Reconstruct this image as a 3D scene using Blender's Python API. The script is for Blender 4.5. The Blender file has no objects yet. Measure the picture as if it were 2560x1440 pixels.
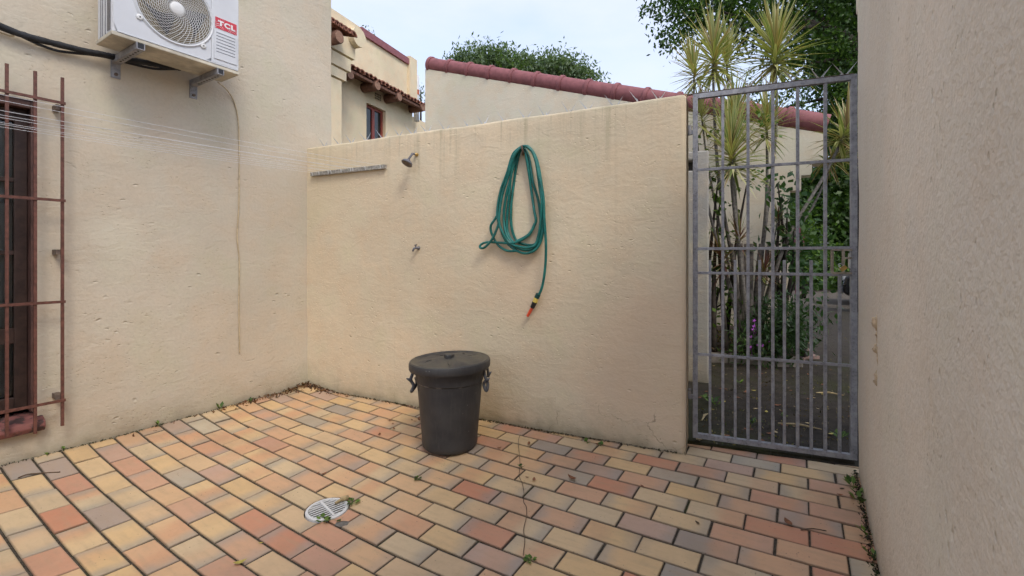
import bpy, bmesh, math, random
import numpy as np
from mathutils import Vector, Matrix, Euler, noise

random.seed(7); RNG = np.random.default_rng(7)
sc = bpy.context.scene
col = sc.collection
rad = math.radians

# ------------------------------------------------------------------ camera
CAM_H = 1.291; FPX = 1138.0; CX = 1280.0; CY = 640.0
cam_d = bpy.data.cameras.new('camera'); cam = bpy.data.objects.new('camera', cam_d); col.objects.link(cam)
cam.location = (0, 0, CAM_H); cam.rotation_euler = (rad(90), 0, 0)
cam_d.sensor_width = 36; cam_d.lens = FPX / 2560 * 36
cam_d.shift_y = -80 / 2560
cam_d.clip_start = 0.03; cam_d.clip_end = 2000
sc.camera = cam

# ------------------------------------------------------------------ sky, sun, exposure
SUN_EL = 50.0; SUN_AZ = math.degrees(math.atan2(.477, -.879))
world = bpy.data.worlds.new('World'); sc.world = world; world.use_nodes = True
wn = world.node_tree.nodes; wl = world.node_tree.links; wn.clear()
w_out = wn.new('ShaderNodeOutputWorld'); w_bg = wn.new('ShaderNodeBackground')
sky = wn.new('ShaderNodeTexSky'); sky.sky_type = 'NISHITA'; sky.sun_disc = False
sky.sun_elevation = rad(SUN_EL); sky.sun_rotation = rad(SUN_AZ)
sky.air_density = 1.0; sky.dust_density = 2.0; sky.ozone_density = 1.2
tc = wn.new('ShaderNodeTexCoord'); mp = wn.new('ShaderNodeMapping'); mp.inputs['Scale'].default_value = (1, 1, 2.6)
cn = wn.new('ShaderNodeTexNoise'); cn.inputs['Scale'].default_value = 2.1; cn.inputs['Detail'].default_value = 7; cn.inputs['Roughness'].default_value = .55
cr = wn.new('ShaderNodeMapRange'); cr.inputs['From Min'].default_value = .36; cr.inputs['From Max'].default_value = .68
cr.inputs['To Min'].default_value = .55; cr.inputs['To Max'].default_value = .95
cm = wn.new('ShaderNodeMix'); cm.data_type = 'RGBA'; cm.inputs[7].default_value = (2.42, 2.60, 3.15, 1)
wl.new(tc.outputs['Generated'], mp.inputs['Vector']); wl.new(mp.outputs[0], cn.inputs['Vector']); wl.new(cn.outputs[0], cr.inputs[0])
wl.new(cr.outputs[0], cm.inputs[0]); wl.new(sky.outputs[0], cm.inputs[6]); wl.new(cm.outputs[2], w_bg.inputs[0])
w_bg.inputs[1].default_value = 0.13
wl.new(w_bg.outputs[0], w_out.inputs[0])
sun_d = bpy.data.lights.new('sun', 'SUN'); sun = bpy.data.objects.new('sun', sun_d); col.objects.link(sun)
sun_d.energy = 0.6; sun_d.angle = rad(18); sun_d.color = (1, .93, .82)
S_DIR = Vector((math.sin(rad(SUN_AZ)) * math.cos(rad(SUN_EL)), math.cos(rad(SUN_AZ)) * math.cos(rad(SUN_EL)), math.sin(rad(SUN_EL))))
sun.rotation_euler = S_DIR.to_track_quat('Z', 'Y').to_euler(); sun.location = (4, -6, 9)
sc.view_settings.view_transform = 'Standard'; sc.view_settings.look = 'None'
sc.view_settings.exposure = 1.53; sc.view_settings.gamma = 1.0
cy = sc.cycles; cy.max_bounces = 7; cy.diffuse_bounces = 3; cy.use_adaptive_sampling = True; cy.adaptive_threshold = .03; cy.glossy_bounces = 2; cy.transmission_bounces = 2; cy.transparent_max_bounces = 8
cy.caustics_reflective = False; cy.caustics_refractive = False; cy.use_denoising = True; cy.sample_clamp_indirect = 6

# ------------------------------------------------------------------ helpers
def tag(o, label=None, cat=None, group=None, kind=None):
    if label: o['label'] = label
    if cat: o['category'] = cat
    if group: o['group'] = group
    if kind: o['kind'] = kind
    return o

def empty(name, loc, label=None, cat=None, group=None):
    o = bpy.data.objects.new(name, None); col.objects.link(o); o.location = loc
    o.empty_display_size = .1
    return tag(o, label, cat, group)

class MB:
    """collects faces in world coordinates and links them as one mesh object"""
    def __init__(s): s.v = []; s.f = []
    def add(s, vs, fs):
        b = len(s.v); s.v += [tuple(map(float, p)) for p in vs]; s.f += [tuple(b + i for i in f) for f in fs]; return s
    def hexa(s, p):  # 8 points: bottom 4 ccw, top 4 ccw
        return s.add(p, [(3, 2, 1, 0), (4, 5, 6, 7), (0, 1, 5, 4), (1, 2, 6, 5), (2, 3, 7, 6), (3, 0, 4, 7)])
    def box(s, c, size, M=None):
        x, y, z = [q / 2 for q in size]
        p = [Vector(q) for q in ((-x, -y, -z), (x, -y, -z), (x, y, -z), (-x, y, -z), (-x, -y, z), (x, -y, z), (x, y, z), (-x, y, z))]
        c = Vector(c)
        return s.hexa([c + ((M @ q) if M else q) for q in p])
    def tube(s, pts, r, n=8, cap=True):
        pts = [Vector(p) for p in pts]; m = len(pts)
        rs = r if hasattr(r, '__len__') else [r] * m
        t0 = (pts[1] - pts[0]).normalized()
        nrm = t0.orthogonal().normalized(); vs = []; fs = []
        for i in range(m):
            t = (pts[min(i + 1, m - 1)] - pts[max(i - 1, 0)])
            if t.length < 1e-9: t = t0
            t.normalize(); nrm = (nrm - t * nrm.dot(t))
            if nrm.length < 1e-6: nrm = t.orthogonal()
            nrm.normalize(); bn = t.cross(nrm)
            for j in range(n):
                a = 2 * math.pi * j / n
                vs.append(pts[i] + (nrm * math.cos(a) + bn * math.sin(a)) * rs[i])
        for i in range(m - 1):
            for j in range(n):
                k = (j + 1) % n; fs.append((i * n + j, i * n + k, (i + 1) * n + k, (i + 1) * n + j))
        if cap: fs.append(tuple(range(n))[::-1]); fs.append(tuple((m - 1) * n + j for j in range(n)))
        return s.add(vs, fs)
    def lathe(s, prof, c, n=32, M=None, cap=True):  # prof: list of (r, z)
        c = Vector(c); vs = []; fs = []
        for r, z in prof:
            for j in range(n):
                a = 2 * math.pi * j / n; q = Vector((r * math.cos(a), r * math.sin(a), z)); vs.append(c + ((M @ q) if M else q))
        for i in range(len(prof) - 1):
            for j in range(n):
                k = (j + 1) % n; fs.append((i * n + j, i * n + k, (i + 1) * n + k, (i + 1) * n + j))
        if cap: fs.append(tuple(range(n))[::-1]); fs.append(tuple((len(prof) - 1) * n + j for j in range(n)))
        return s.add(vs, fs)
    def bar(s, a, b, w, h=None, up=(0, 0, 1)):  # square section bar
        a = Vector(a); b = Vector(b); h = h or w; t = (b - a).normalized(); u = Vector(up)
        if abs(t.dot(u)) > .95: u = Vector((1, 0, 0))
        x = t.cross(u).normalized() * w / 2; y = x.cross(t).normalized() * h / 2
        return s.hexa([a - x - y, a + x - y, a + x + y, a - x + y, b - x - y, b + x - y, b + x + y, b - x + y])
    def build(s, name, mat, parent=None, origin=None, smooth=False, bevel=0):
        V = np.array(s.v, float).reshape(-1, 3)
        if parent is not None: o0 = np.array(WLOC(parent))
        elif origin is not None: o0 = np.array(origin, float)
        else: o0 = np.array([(V[:, 0].min() + V[:, 0].max()) / 2, (V[:, 1].min() + V[:, 1].max()) / 2, V[:, 2].min()])
        me = bpy.data.meshes.new(name); me.from_pydata((V - o0).tolist(), [], s.f); me.update()
        o = bpy.data.objects.new(name, me); col.objects.link(o)
        if parent is not None: o.parent = parent
        else: o.location = o0
        if mat: me.materials.append(mat)
        if smooth:
            me.polygons.foreach_set('use_smooth', [True] * len(me.polygons))
            if name in ('ridge_tile', 'lid', 'body', 'rose', 'wheel', 'ring'): me.set_sharp_from_angle(angle=rad(32))
        if bevel:
            b = o.modifiers.new('bevel', 'BEVEL'); b.width = bevel; b.segments = 2; b.limit_method = 'ANGLE'; b.angle_limit = rad(40)
        return o

def WLOC(o):
    p = Vector(o.location)
    while o.parent: o = o.parent; p += Vector(o.location)
    return p

def npmesh(name, V, Fq, mat, parent=None, origin=(0, 0, 0), colors=None, smooth=False, tri=False):
    k = 3 if tri else 4
    V = np.asarray(V, np.float32); n = len(Fq)
    o0 = np.array(WLOC(parent) if parent is not None else origin, np.float32)
    me = bpy.data.meshes.new(name); me.vertices.add(len(V)); me.vertices.foreach_set('co', (V - o0).ravel())
    me.loops.add(n * k); me.loops.foreach_set('vertex_index', np.asarray(Fq, np.int32).ravel())
    me.polygons.add(n); me.polygons.foreach_set('loop_start', np.arange(0, n * k, k, dtype=np.int32))
    me.polygons.foreach_set('loop_total', np.full(n, k, np.int32))
    if colors is not None:
        at = me.color_attributes.new('Col', 'FLOAT_COLOR', 'POINT'); at.data.foreach_set('color', np.asarray(colors, np.float32).ravel())
    me.update(calc_edges=True); me.validate()
    if mat: me.materials.append(mat)
    if smooth: me.polygons.foreach_set('use_smooth', [True] * n)
    o = bpy.data.objects.new(name, me); col.objects.link(o)
    if parent is not None: o.parent = parent
    else: o.location = [float(q) for q in o0]
    return o

# --------- frames: a vertical plane with origin and direction; k along, off towards the viewer, z up
class Frame:
    def __init__(s, o, d, n=None):
        s.o = Vector((o[0], o[1], 0)); s.d = Vector((d[0], d[1], 0)).normalized()
        s.n = Vector((s.d.y, -s.d.x, 0)) if n is None else Vector((n[0], n[1], 0)).normalized()
    def p(s, k, off, z): return s.o + s.d * k + s.n * off + Vector((0, 0, z))
    def px(s, u, v, off=0.):       # picture direction met with the plane -> (k, z)
        m = (u - CX) / FPX; q = s.o + s.n * off
        k = (m * q.y - q.x) / (s.d.x - m * s.d.y); y = q.y + k * s.d.y
        return k, CAM_H + (CY - v) / FPX * y
    def P(s, u, v, off=0.):
        k, z = s.px(u, v, off); return s.p(k, off, z)
    def M(s): return Matrix((s.d, s.n, Vector((0, 0, 1)))).transposed()

def atY(u, v, y): return Vector(((u - CX) / FPX * y, y, CAM_H + (CY - v) / FPX * y))

YAW = .5618
D1 = (math.sin(YAW), math.cos(YAW))
CORNER = (-1.894, 4.209)
LW = Frame(CORNER, D1)                                   # wall of the house with the air conditioner
BWd = Vector((1.073 - CORNER[0], 2.807 - CORNER[1])); BL = BWd.length
BW = Frame(CORNER, BWd)                                  # courtyard wall with the hose
RW = Frame((1.90, 2.50), (.5432, .8396), n=(-.8396, .5432))   # house wall on the right
GT = Frame((1.175, 2.918), (.925, -.380)); GWID = .838   # gate
GB = Frame((-1.307 * 1.1, 8 * 1.1), (.872, -.4894))      # gable wall with ridge tiles
FH = Frame((-3.83, 12), (.389, .921), n=(.921, -.389))   # facade of the far house

HT = [[0.17, 0.163, 0.106, 0.055, 0.014, -0.007, -0.005, 0.011, 0.029, 0.047, 0.074, 0.119, 0.17],
      [0.17, 0.114, 0.06, 0.021, -0.005, -0.017, -0.01, 0.01, 0.034, 0.055, 0.077, 0.108, 0.15],
      [0.17, 0.099, 0.045, 0.016, 0.005, -0.001, 0.013, 0.033, 0.056, 0.075, 0.09, 0.108, 0.138],
      [0.17, 0.129, 0.067, 0.034, 0.028, 0.034, 0.044, 0.056, 0.067, 0.077, 0.088, 0.105, 0.135],
      [0.17, 0.17, 0.109, 0.057, 0.047, 0.057, 0.065, 0.063, 0.055, 0.056, 0.07, 0.1, 0.141],
      [0.17, 0.17, 0.158, 0.09, 0.073, 0.084, 0.09, 0.074, 0.05, 0.044, 0.067, 0.11, 0.162],
      [0.17, 0.17, 0.17, 0.147, 0.132, 0.14, 0.141, 0.119, 0.09, 0.085, 0.108, 0.152, 0.17],
      [0.17, 0.17, 0.17, 0.17, 0.17, 0.17, 0.17, 0.17, 0.166, 0.164, 0.17, 0.17, 0.17]]
HT = np.array(HT)
def fz(x, y):   # height of the paving: it falls towards the drain
    i = min(max((x + 3.5) / .5, 0), 11.999); j = min(max((y - 1.5) / .5, 0), 6.999)
    a, b = int(i), int(j); fx, fy = i - a, j - b
    return float((HT[b, a] * (1 - fx) + HT[b, a + 1] * fx) * (1 - fy) + (HT[b + 1, a] * (1 - fx) + HT[b + 1, a + 1] * fx) * fy)
def floor_px(u, v):
    z = .05
    for _ in range(40):
        y = FPX * (CAM_H - z) / (v - CY); x = (u - CX) / FPX * y; z = .5 * z + .5 * fz(x, y)
    return Vector((x, y, fz(x, y)))
GZ = .10        # ground outside the gate
def ground_px(u, v, z=GZ):
    y = FPX * (CAM_H - z) / (v - CY); return Vector(((u - CX) / FPX * y, y, z))

# ------------------------------------------------------------------ materials
class NT:
    def __init__(s, name):
        s.m = bpy.data.materials.new(name); s.m.use_nodes = True
        s.t = s.m.node_tree; s.n = s.t.nodes; s.l = s.t.links; s.n.clear()
        s.out = s.n.new('ShaderNodeOutputMaterial'); s.b = s.n.new('ShaderNodeBsdfPrincipled'); s.l.new(s.b.outputs[0], s.out.inputs[0])
        s._pos = None
    def new(s, t, **kw):
        n = s.n.new('ShaderNode' + t)
        for k, v in kw.items(): setattr(n, k, v)
        return n
    def inp(s, sock, v):
        if hasattr(v, 'is_output') or isinstance(v, bpy.types.NodeSocket): s.l.new(v, sock)
        else: sock.default_value = v
    def pos(s):
        if s._pos is None: s._pos = s.new('NewGeometry').outputs['Position']
        return s._pos
    def map(s, vec, scale=(1, 1, 1), rot=(0, 0, 0), loc=(0, 0, 0)):
        n = s.new('Mapping'); s.inp(n.inputs['Vector'], vec); n.inputs['Scale'].default_value = scale; n.inputs['Rotation'].default_value = rot; n.inputs['Location'].default_value = loc
        return n.outputs[0]
    def noise(s, vec, scale, detail=4, rough=.55, dist=0.):
        n = s.new('TexNoise'); s.inp(n.inputs['Vector'], vec); n.inputs['Scale'].default_value = scale; n.inputs['Detail'].default_value = detail
        n.inputs['Roughness'].default_value = rough; n.inputs['Distortion'].default_value = dist
        return n.outputs[0]
    def vor(s, vec, scale, feature='F1', rnd=1.):
        n = s.new('TexVoronoi', feature=feature); s.inp(n.inputs['Vector'], vec); n.inputs['Scale'].default_value = scale; n.inputs['Randomness'].default_value = rnd
        return n
    def rng(s, v, a, b, c=0., d=1., smooth=True):
        n = s.new('MapRange'); n.interpolation_type = 'SMOOTHSTEP' if smooth else 'LINEAR'
        s.inp(n.inputs[0], v); n.inputs[1].default_value = a; n.inputs[2].default_value = b; n.inputs[3].default_value = c; n.inputs[4].default_value = d
        return n.outputs[0]
    def math(s, op, a, b=0., c=None):
        n = s.new('Math', operation=op); s.inp(n.inputs[0], a); s.inp(n.inputs[1], b)
        if c is not None: s.inp(n.inputs[2], c)
        return n.outputs[0]
    def mix(s, f, a, b, mode='MIX'):
        n = s.new('Mix', data_type='RGBA', blend_type=mode)
        s.inp(n.inputs[0], f)
        for i, v in ((6, a), (7, b)):
            if isinstance(v, tuple): v = (*v, 1) if len(v) == 3 else v
            s.inp(n.inputs[i], v)
        return n.outputs[2]
    def ramp(s, f, stops, interp='LINEAR'):
        n = s.new('ValToRGB'); n.color_ramp.interpolation = interp; e = n.color_ramp.elements
        while len(e) < len(stops): e.new(.5)
        for q, (p, c) in zip(e, stops): q.position = p; q.color = (*c, 1)
        s.inp(n.inputs[0], f); return n.outputs[0]
    def sep(s, v):
        n = s.new('SeparateXYZ'); s.inp(n.inputs[0], v); return n.outputs
    def bump(s, h, strength=.5, dist=.01):
        n = s.new('Bump'); s.inp(n.inputs['Height'], h); n.inputs['Strength'].default_value = strength; n.inputs['Distance'].default_value = dist
        s.l.new(n.outputs[0], s.b.inputs['Normal'])
    def fin(s, color, rough=.7, metal=0., spec=.4):
        if isinstance(color, tuple): color = (*color, 1) if len(color) == 3 else color
        s.inp(s.b.inputs['Base Color'], color); s.inp(s.b.inputs['Roughness'], rough); s.inp(s.b.inputs['Metallic'], metal); s.b.inputs['Specular IOR Level'].default_value = spec
        return s.m

def plain(name, c, rough=.6, metal=0., var=.25, scale=30, bump=.0, spec=.4, obj=False):
    t = NT(name); n = t.noise(t.pos(), scale, 3, .6)
    c2 = tuple(q * (1 - var) for q in c); c3 = tuple(min(1, q * (1 + var)) for q in c)
    cc = t.mix(t.rng(n, .25, .75), c2, c3)
    if bump: t.bump(n, bump, .004)
    return t.fin(cc, rough, metal, spec)

def stucco(name, base, top_z=None, damp=True, rough_amt=1., tint=(.62, .50, .33), cracks=False, fr=None, patch=None, pits=1., grainy=False):
    t = NT(name); p = t.pos()
    big = t.noise(p, .9, 2, .5); mid = t.noise(p, 4.5, 3, .6); fine = t.noise(p, 52, 2, .65)
    c = t.mix(t.rng(big, .3, .7), tuple(q * .93 for q in base), tuple(min(1, q * 1.06) for q in base))
    c = t.mix(t.math('MULTIPLY', t.rng(mid, .45, .75), .35), c, tint)
    c = t.mix(t.math('MULTIPLY', t.rng(fine, .35, .75), .16), c, tuple(q * .62 for q in base))
    hue = t.noise(t.map(p, (1, 1, 1), (0, 0, 0), (7.3, 2.1, 4.4)), 2.6, 3, .55)
    c = t.mix(.35 if grainy else .6, c, t.mix(1., c, t.ramp(hue, [(.28, (.955, 1.0, .93)), (.45, (1.0, 1.0, 1.0)), (.58, (1.04, .975, .93)), (.75, (.96, .985, 1.03))]), 'MULTIPLY'))
    # trowel marks and pits
    tr = t.noise(t.map(p, (6, 6, 14)), 1., 3, .6, 1.2)
    wv = t.new('VectorMath', operation='ADD'); t.inp(wv.inputs[0], p); cb = t.new('CombineXYZ'); t.inp(cb.inputs[2], t.math('MULTIPLY', mid, .10)); t.inp(cb.inputs[0], t.math('MULTIPLY', fine, .02)); t.inp(wv.inputs[1], cb.outputs[0])
    pv = t.vor(t.map(wv.outputs[0], (10, 10, 19) if not grainy else (15, 15, 9)), 1.); msk = t.rng(t.noise(p, 2.4, 1), .50, .66)
    pit = t.math('MULTIPLY', t.rng(pv.outputs['Distance'], .16 * pits, .03), msk)
    pv2 = t.vor(t.map(wv.outputs[0], (36, 36, 48) if not grainy else (40, 40, 24)), 1.); pit2 = t.math('MULTIPLY', t.rng(pv2.outputs['Distance'], .26, .06), t.rng(mid, .48, .60))
    c = t.mix(t.math('MULTIPLY', pit, .10), c, tuple(q * .55 for q in base))  # shade inside the pits put into the colour
    if grainy: c = t.mix(t.math('MULTIPLY', pit2, .28), c, tuple(q * .5 for q in base))  # shade of the fine pits goes into the colour too
    z = t.sep(p)[2]
    if top_z is not None:   # weather streaks running down from the coping
        st = t.noise(t.map(p, (15, 15, .55)), 1., 4, .65); st2 = t.noise(t.map(p, (46, 46, 1.2)), 1., 3, .6)
        hgt = t.rng(z, top_z - .62, top_z, 0., 1.)
        a = t.math('MULTIPLY', t.math('MULTIPLY', t.rng(st, .50, .75), hgt), .42)
        c = t.mix(a, c, (.30, .27, .16))
        a2 = t.math('MULTIPLY', t.math('MULTIPLY', t.rng(st2, .56, .76), t.rng(z, top_z - .30, top_z)), .42)
        c = t.mix(a2, c, (.16, .15, .10))
        c = t.mix(t.math('MULTIPLY', t.rng(z, top_z - .06, top_z + .01), t.rng(mid, .35, .65, .05, .55)), c, (.30, .29, .21))
        # faint long drip lines
        st3 = t.noise(t.map(p, (30, 30, .18)), 1., 1, .5)
        c = t.mix(t.math('MULTIPLY', t.rng(st3, .64, .78), .07), c, (.28, .22, .13))
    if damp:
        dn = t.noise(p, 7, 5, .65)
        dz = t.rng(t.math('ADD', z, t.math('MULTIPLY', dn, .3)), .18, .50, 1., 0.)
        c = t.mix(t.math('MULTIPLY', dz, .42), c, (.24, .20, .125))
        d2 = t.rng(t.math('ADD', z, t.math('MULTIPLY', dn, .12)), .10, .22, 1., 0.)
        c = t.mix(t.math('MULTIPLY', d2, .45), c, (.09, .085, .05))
    if patch:   # soft-outlined zones: discoloured render, and weak sunlight put into the colour
        for (ctr, r, colr, amt) in patch:
            vd = t.new('VectorMath', operation='DISTANCE'); t.inp(vd.inputs[0], p); vd.inputs[1].default_value = ctr
            dd = t.math('ADD', vd.outputs['Value'], t.math('MULTIPLY', t.math('SUBTRACT', mid, .5), r * 1.2))
            c = t.mix(t.math('MULTIPLY', t.rng(dd, r * .35, r, 1., 0.), amt), c, colr)
    h = t.math('ADD', t.math('MULTIPLY', tr, .3 if grainy else .8), t.math('MULTIPLY', fine, .9 if grainy else .40)); h = t.math('ADD', h, t.math('MULTIPLY', mid, .8))
    h = t.math('SUBTRACT', h, t.math('MULTIPLY', pit, 2.4 if grainy else 1.6)); h = t.math('SUBTRACT', h, t.math('MULTIPLY', pit2, 1.3 if grainy else .6))
    if cracks:
        wp = t.new('VectorMath', operation='ADD'); t.inp(wp.inputs[0], p)
        nv = t.new('TexNoise'); t.inp(nv.inputs['Vector'], p); nv.inputs['Scale'].default_value = 5; nv.inputs['Detail'].default_value = 5
        sc_ = t.new('VectorMath', operation='SCALE'); t.inp(sc_.inputs[0], nv.outputs['Color']); sc_.inputs['Scale'].default_value = .35
        t.inp(wp.inputs[1], sc_.outputs[0])
        cv = t.vor(t.map(wp.outputs[0], (1.6, 1.6, 3.2)), 1., 'DISTANCE_TO_EDGE')
        ln = t.math('MULTIPLY', t.rng(cv.outputs['Distance'], .006, .0015), t.rng(z, .36, .24))
        ln = t.math('MULTIPLY', ln, t.rng(t.sep(p)[0], -.4, .2))
        c = t.mix(t.math('MULTIPLY', ln, .5), c, (.16, .12, .08)); h = t.math('SUBTRACT', h, t.math('MULTIPLY', ln, .6))
    t.bump(h, .50 * rough_amt, .010)
    return t.fin(c, .88, 0, .2)

CREAM = (.60, .455, .285)
M = {}
M['stucco_left'] = stucco('stucco_left', (.545, .485, .385), tint=(.52, .435, .315), pits=1.2, patch=[((-2.62, 3.05, 1.45), .20, (.62, .57, .45), .5)])  # pale zone: weak sun on the wall put into the colour
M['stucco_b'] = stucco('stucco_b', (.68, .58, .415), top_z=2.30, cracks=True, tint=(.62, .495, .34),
                       patch=[((.06, 3.28, 1.05), .40, (.68, .52, .36), .45), ((.95, 2.87, .62), .75, (.71, .545, .38), .55), ((-1.7, 4.1, 2.05), .6, (.68, .57, .39), .5)])  # last zone: yellowish sun in the top corner, put into the colour
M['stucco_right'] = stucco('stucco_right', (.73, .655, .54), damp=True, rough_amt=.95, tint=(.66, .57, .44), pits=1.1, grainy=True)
M['stucco_far'] = stucco('stucco_far', (.76, .645, .45), damp=False, rough_amt=.7)
M['stucco_gable'] = stucco('stucco_gable', (.66, .60, .475), damp=False, rough_amt=.9)
M['stucco_grey'] = stucco('stucco_grey', (.34, .325, .285), damp=True)

hx, hy = (.253 - .0085) / 2, (.1273 - .0105) / 2
def paver_mat():
    t = NT('paver'); oi = t.new('ObjectInfo'); rnd = oi.outputs['Random']
    co = t.new('TexCoord').outputs['Object']; X, Y, Z = t.sep(co)
    wn_ = t.new('TexWhiteNoise', noise_dimensions='1D'); t.inp(wn_.inputs['W'], t.math('MULTIPLY', rnd, 917.3)); R2 = wn_.outputs['Color']; r2, r3, r4 = t.sep(R2)
    wn2 = t.new('TexWhiteNoise', noise_dimensions='1D'); t.inp(wn2.inputs['W'], t.math('MULTIPLY', rnd, 411.7)); q2, q3, q4 = t.sep(wn2.outputs['Color'])
    base = t.ramp(r2, [(0, (.64, .425, .205)), (.22, (.65, .455, .245)), (.40, (.58, .44, .27)), (.52, (.64, .415, .225)), (.64, (.61, .37, .205)),
                       (.74, (.56, .325, .205)), (.83, (.53, .235, .135)), (.88, (.50, .34, .25)), (.94, (.34, .275, .22)), (1, (.52, .44, .31))])
    # offset noise per tile
    cmb = t.new('CombineXYZ'); t.inp(cmb.inputs[0], t.math('MULTIPLY', rnd, 60)); t.inp(cmb.inputs[1], t.math('MULTIPLY', r3, 40))
    va = t.new('VectorMath', operation='ADD'); t.inp(va.inputs[0], co); t.inp(va.inputs[1], cmb.outputs[0]); P = va.outputs[0]
    n1 = t.noise(P, 9, 3, .5); n2 = t.noise(P, 55, 5, .6); n3 = t.noise(t.map(P, (6, 30, 1)), 1., 3, .5)
    xx = t.math('ADD', X, t.math('MULTIPLY', t.math('SUBTRACT', n1, .5), .10))
    # flashed ends: smoky grey fading in from one end, rust blush in the middle or the other end
    e1 = t.math('MULTIPLY', t.rng(xx, .035, .125), t.rng(q2, .32, .62)); e2 = t.math('MULTIPLY', t.rng(xx, -.035, -.125), t.rng(q3, .52, .78))
    bl = t.math('MULTIPLY', t.rng(t.math('ABSOLUTE', t.math('SUBTRACT', xx, t.math('MULTIPLY', t.math('SUBTRACT', r4, .5), .2))), .11, .02), t.rng(q4, .50, .95, 0, .75))
    c = t.mix(bl, base, (.59, .315, .175))
    fl = t.math('MULTIPLY', t.math('MAXIMUM', e1, e2), .60)
    c = t.mix(fl, c, (.30, .28, .24))
    c = t.mix(t.math('MULTIPLY', t.rng(n3, .45, .75), .32), c, (.40, .28, .17))
    c = t.mix(t.math('MULTIPLY', t.rng(n2, .5, .78), .16), c, (.20, .14, .09))
    # worn dark specks, dirt towards the edges
    vs = t.vor(P, 46); sp = t.math('MULTIPLY', t.rng(vs.outputs['Distance'], .16, .06), t.rng(t.noise(P, 7, 2), .50, .62))
    c = t.mix(t.math('MULTIPLY', sp, .8), c, (.06, .04, .03))
    wp = t.pos(); dirt = t.noise(wp, 2.1, 5, .6)
    c = t.mix(t.math('MULTIPLY', t.rng(dirt, .44, .72), .36), c, (.27, .20, .13))
    ex = t.math('SUBTRACT', hx, t.math('ABSOLUTE', X)); ey = t.math('SUBTRACT', hy, t.math('ABSOLUTE', Y)); em = t.math('MINIMUM', ex, ey)
    eg = t.rng(t.math('ADD', em, t.math('MULTIPLY', t.math('SUBTRACT', n2, .5), .012)), .0075, -.001)
    c = t.mix(t.math('MULTIPLY', eg, .45), c, (.12, .09, .06))
    t.bump(t.math('ADD', n2, t.math('MULTIPLY', n1, .8)), .22, .003)
    return t.fin(c, t.rng(n1, .3, .7, .42, .62), 0, .45)
M['paver'] = paver_mat()
def mortar_mat():
    t = NT('joint_dirt'); p = t.pos(); n = t.noise(p, 140, 5, .7); m = t.noise(p, 3.2, 4, .6)
    c = t.mix(t.rng(n, .35, .7), (.035, .028, .02), (.13, .11, .085)); c = t.mix(t.math('MULTIPLY', t.rng(m, .56, .72), .55), c, (.05, .07, .02))
    t.bump(n, .8, .006); return t.fin(c, .95, 0, .1)
M['joint'] = mortar_mat()
def ground_mat():
    t = NT('ground_dirt'); p = t.pos(); a = t.noise(p, 1.1, 6, .62); b = t.noise(p, 9, 4, .65); f = t.noise(p, 70, 3, .7)
    c = t.mix(t.rng(b, .3, .7), (.018, .014, .010), (.044, .035, .026))
    c = t.mix(t.math('MULTIPLY', t.rng(a, .48, .66), t.rng(f, .35, .6, .3, .9)), c, (.032, .034, .009))
    y = t.sep(p)[1]
    c = t.mix(t.math('MULTIPLY', t.rng(y, 4.2, 6.5), t.rng(b, .35, .6, .35, .8)), c, (.050, .041, .032))
    c = t.mix(t.math('MULTIPLY', t.rng(y, 9.5, 11.5), .9), c, (.13, .11, .09))  # paler band: sunlit strip of ground painted into the colour
    c = t.mix(t.math('MULTIPLY', t.rng(y, 16, 24), .9), c, (.05, .07, .02))
    c = t.mix(t.rng(f, .62, .75, 0, .5), c, (.16, .13, .09))
    bt = t.new('TexBrick'); t.inp(bt.inputs['Vector'], t.map(p, (1, 1, 1), (0, 0, .55))); bt.inputs['Scale'].default_value = 1.; bt.inputs['Brick Width'].default_value = .21; bt.inputs['Row Height'].default_value = .105; bt.inputs['Mortar Size'].default_value = .006; bt.inputs['Mortar Smooth'].default_value = .6
    mo = t.math('MULTIPLY', bt.outputs['Fac'], t.rng(a, .35, .6, .2, .7)); c = t.mix(t.math('MULTIPLY', mo, .6), c, (.055, .048, .03))
    t.bump(t.math('SUBTRACT', t.math('ADD', b, t.math('MULTIPLY', f, .6)), mo), .8, .012); return t.fin(c, .92, 0, .2)
M['ground'] = ground_mat()
def galv_mat():
    t = NT('galvanised_steel'); p = t.pos(); n = t.noise(p, 22, 4, .6); v = t.vor(p, 70); f = t.noise(p, 110, 3)
    c = t.mix(t.rng(n, .35, .68), (.19, .19, .205), (.36, .36, .375)); c = t.mix(t.math('MULTIPLY', t.rng(v.outputs['Distance'], .2, .5), .35), c, (.40, .40, .42))
    c = t.mix(t.math('MULTIPLY', t.rng(f, .60, .72), .35), c, (.17, .12, .08))
    t.bump(n, .15, .002); return t.fin(c, .52, .35, .4)
M['galv'] = galv_mat()
M['steel_bright'] = plain('steel_bright', (.50, .50, .50), .38, .75, .15)
M['rust_steel'] = plain('rust_steel', (.155, .115, .09), .6, .3, .4, 45, .2)
M['lock_steel'] = plain('worn_lock_steel', (.34, .29, .23), .5, .4, .3, 60)
M['oxide'] = plain('oxide_painted_bar', (.125, .050, .036), .55, 0, .35, 40, .2)
M['timber'] = plain('dark_timber', (.040, .022, .017), .55, 0, .35, 18, .1)
M['timber_frame'] = plain('oxide_timber', (.085, .042, .034), .6, 0, .3, 16, .1)
M['win_red'] = plain('red_window_paint', (.25, .055, .04), .5, 0, .2, 20)
M['white_plastic'] = plain('white_plastic', (.66, .655, .64), .5, 0, .05, 8)
M['white_metal'] = plain('white_painted_metal', (.58, .59, .61), .42, 0, .05, 5)
M['ac_base'] = plain('grimy_base_pan', (.50, .455, .36), .55, 0, .28, 9)
M['ac_dark'] = plain('dark_inside', (.05, .045, .038), .8, 0, .3)
M['ac_coil'] = plain('coil_shadow', (.17, .135, .075), .7, 0, .3, 60)
M['fan_black'] = plain('fan_blade', (.022, .022, .025), .4, 0, .2)
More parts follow.
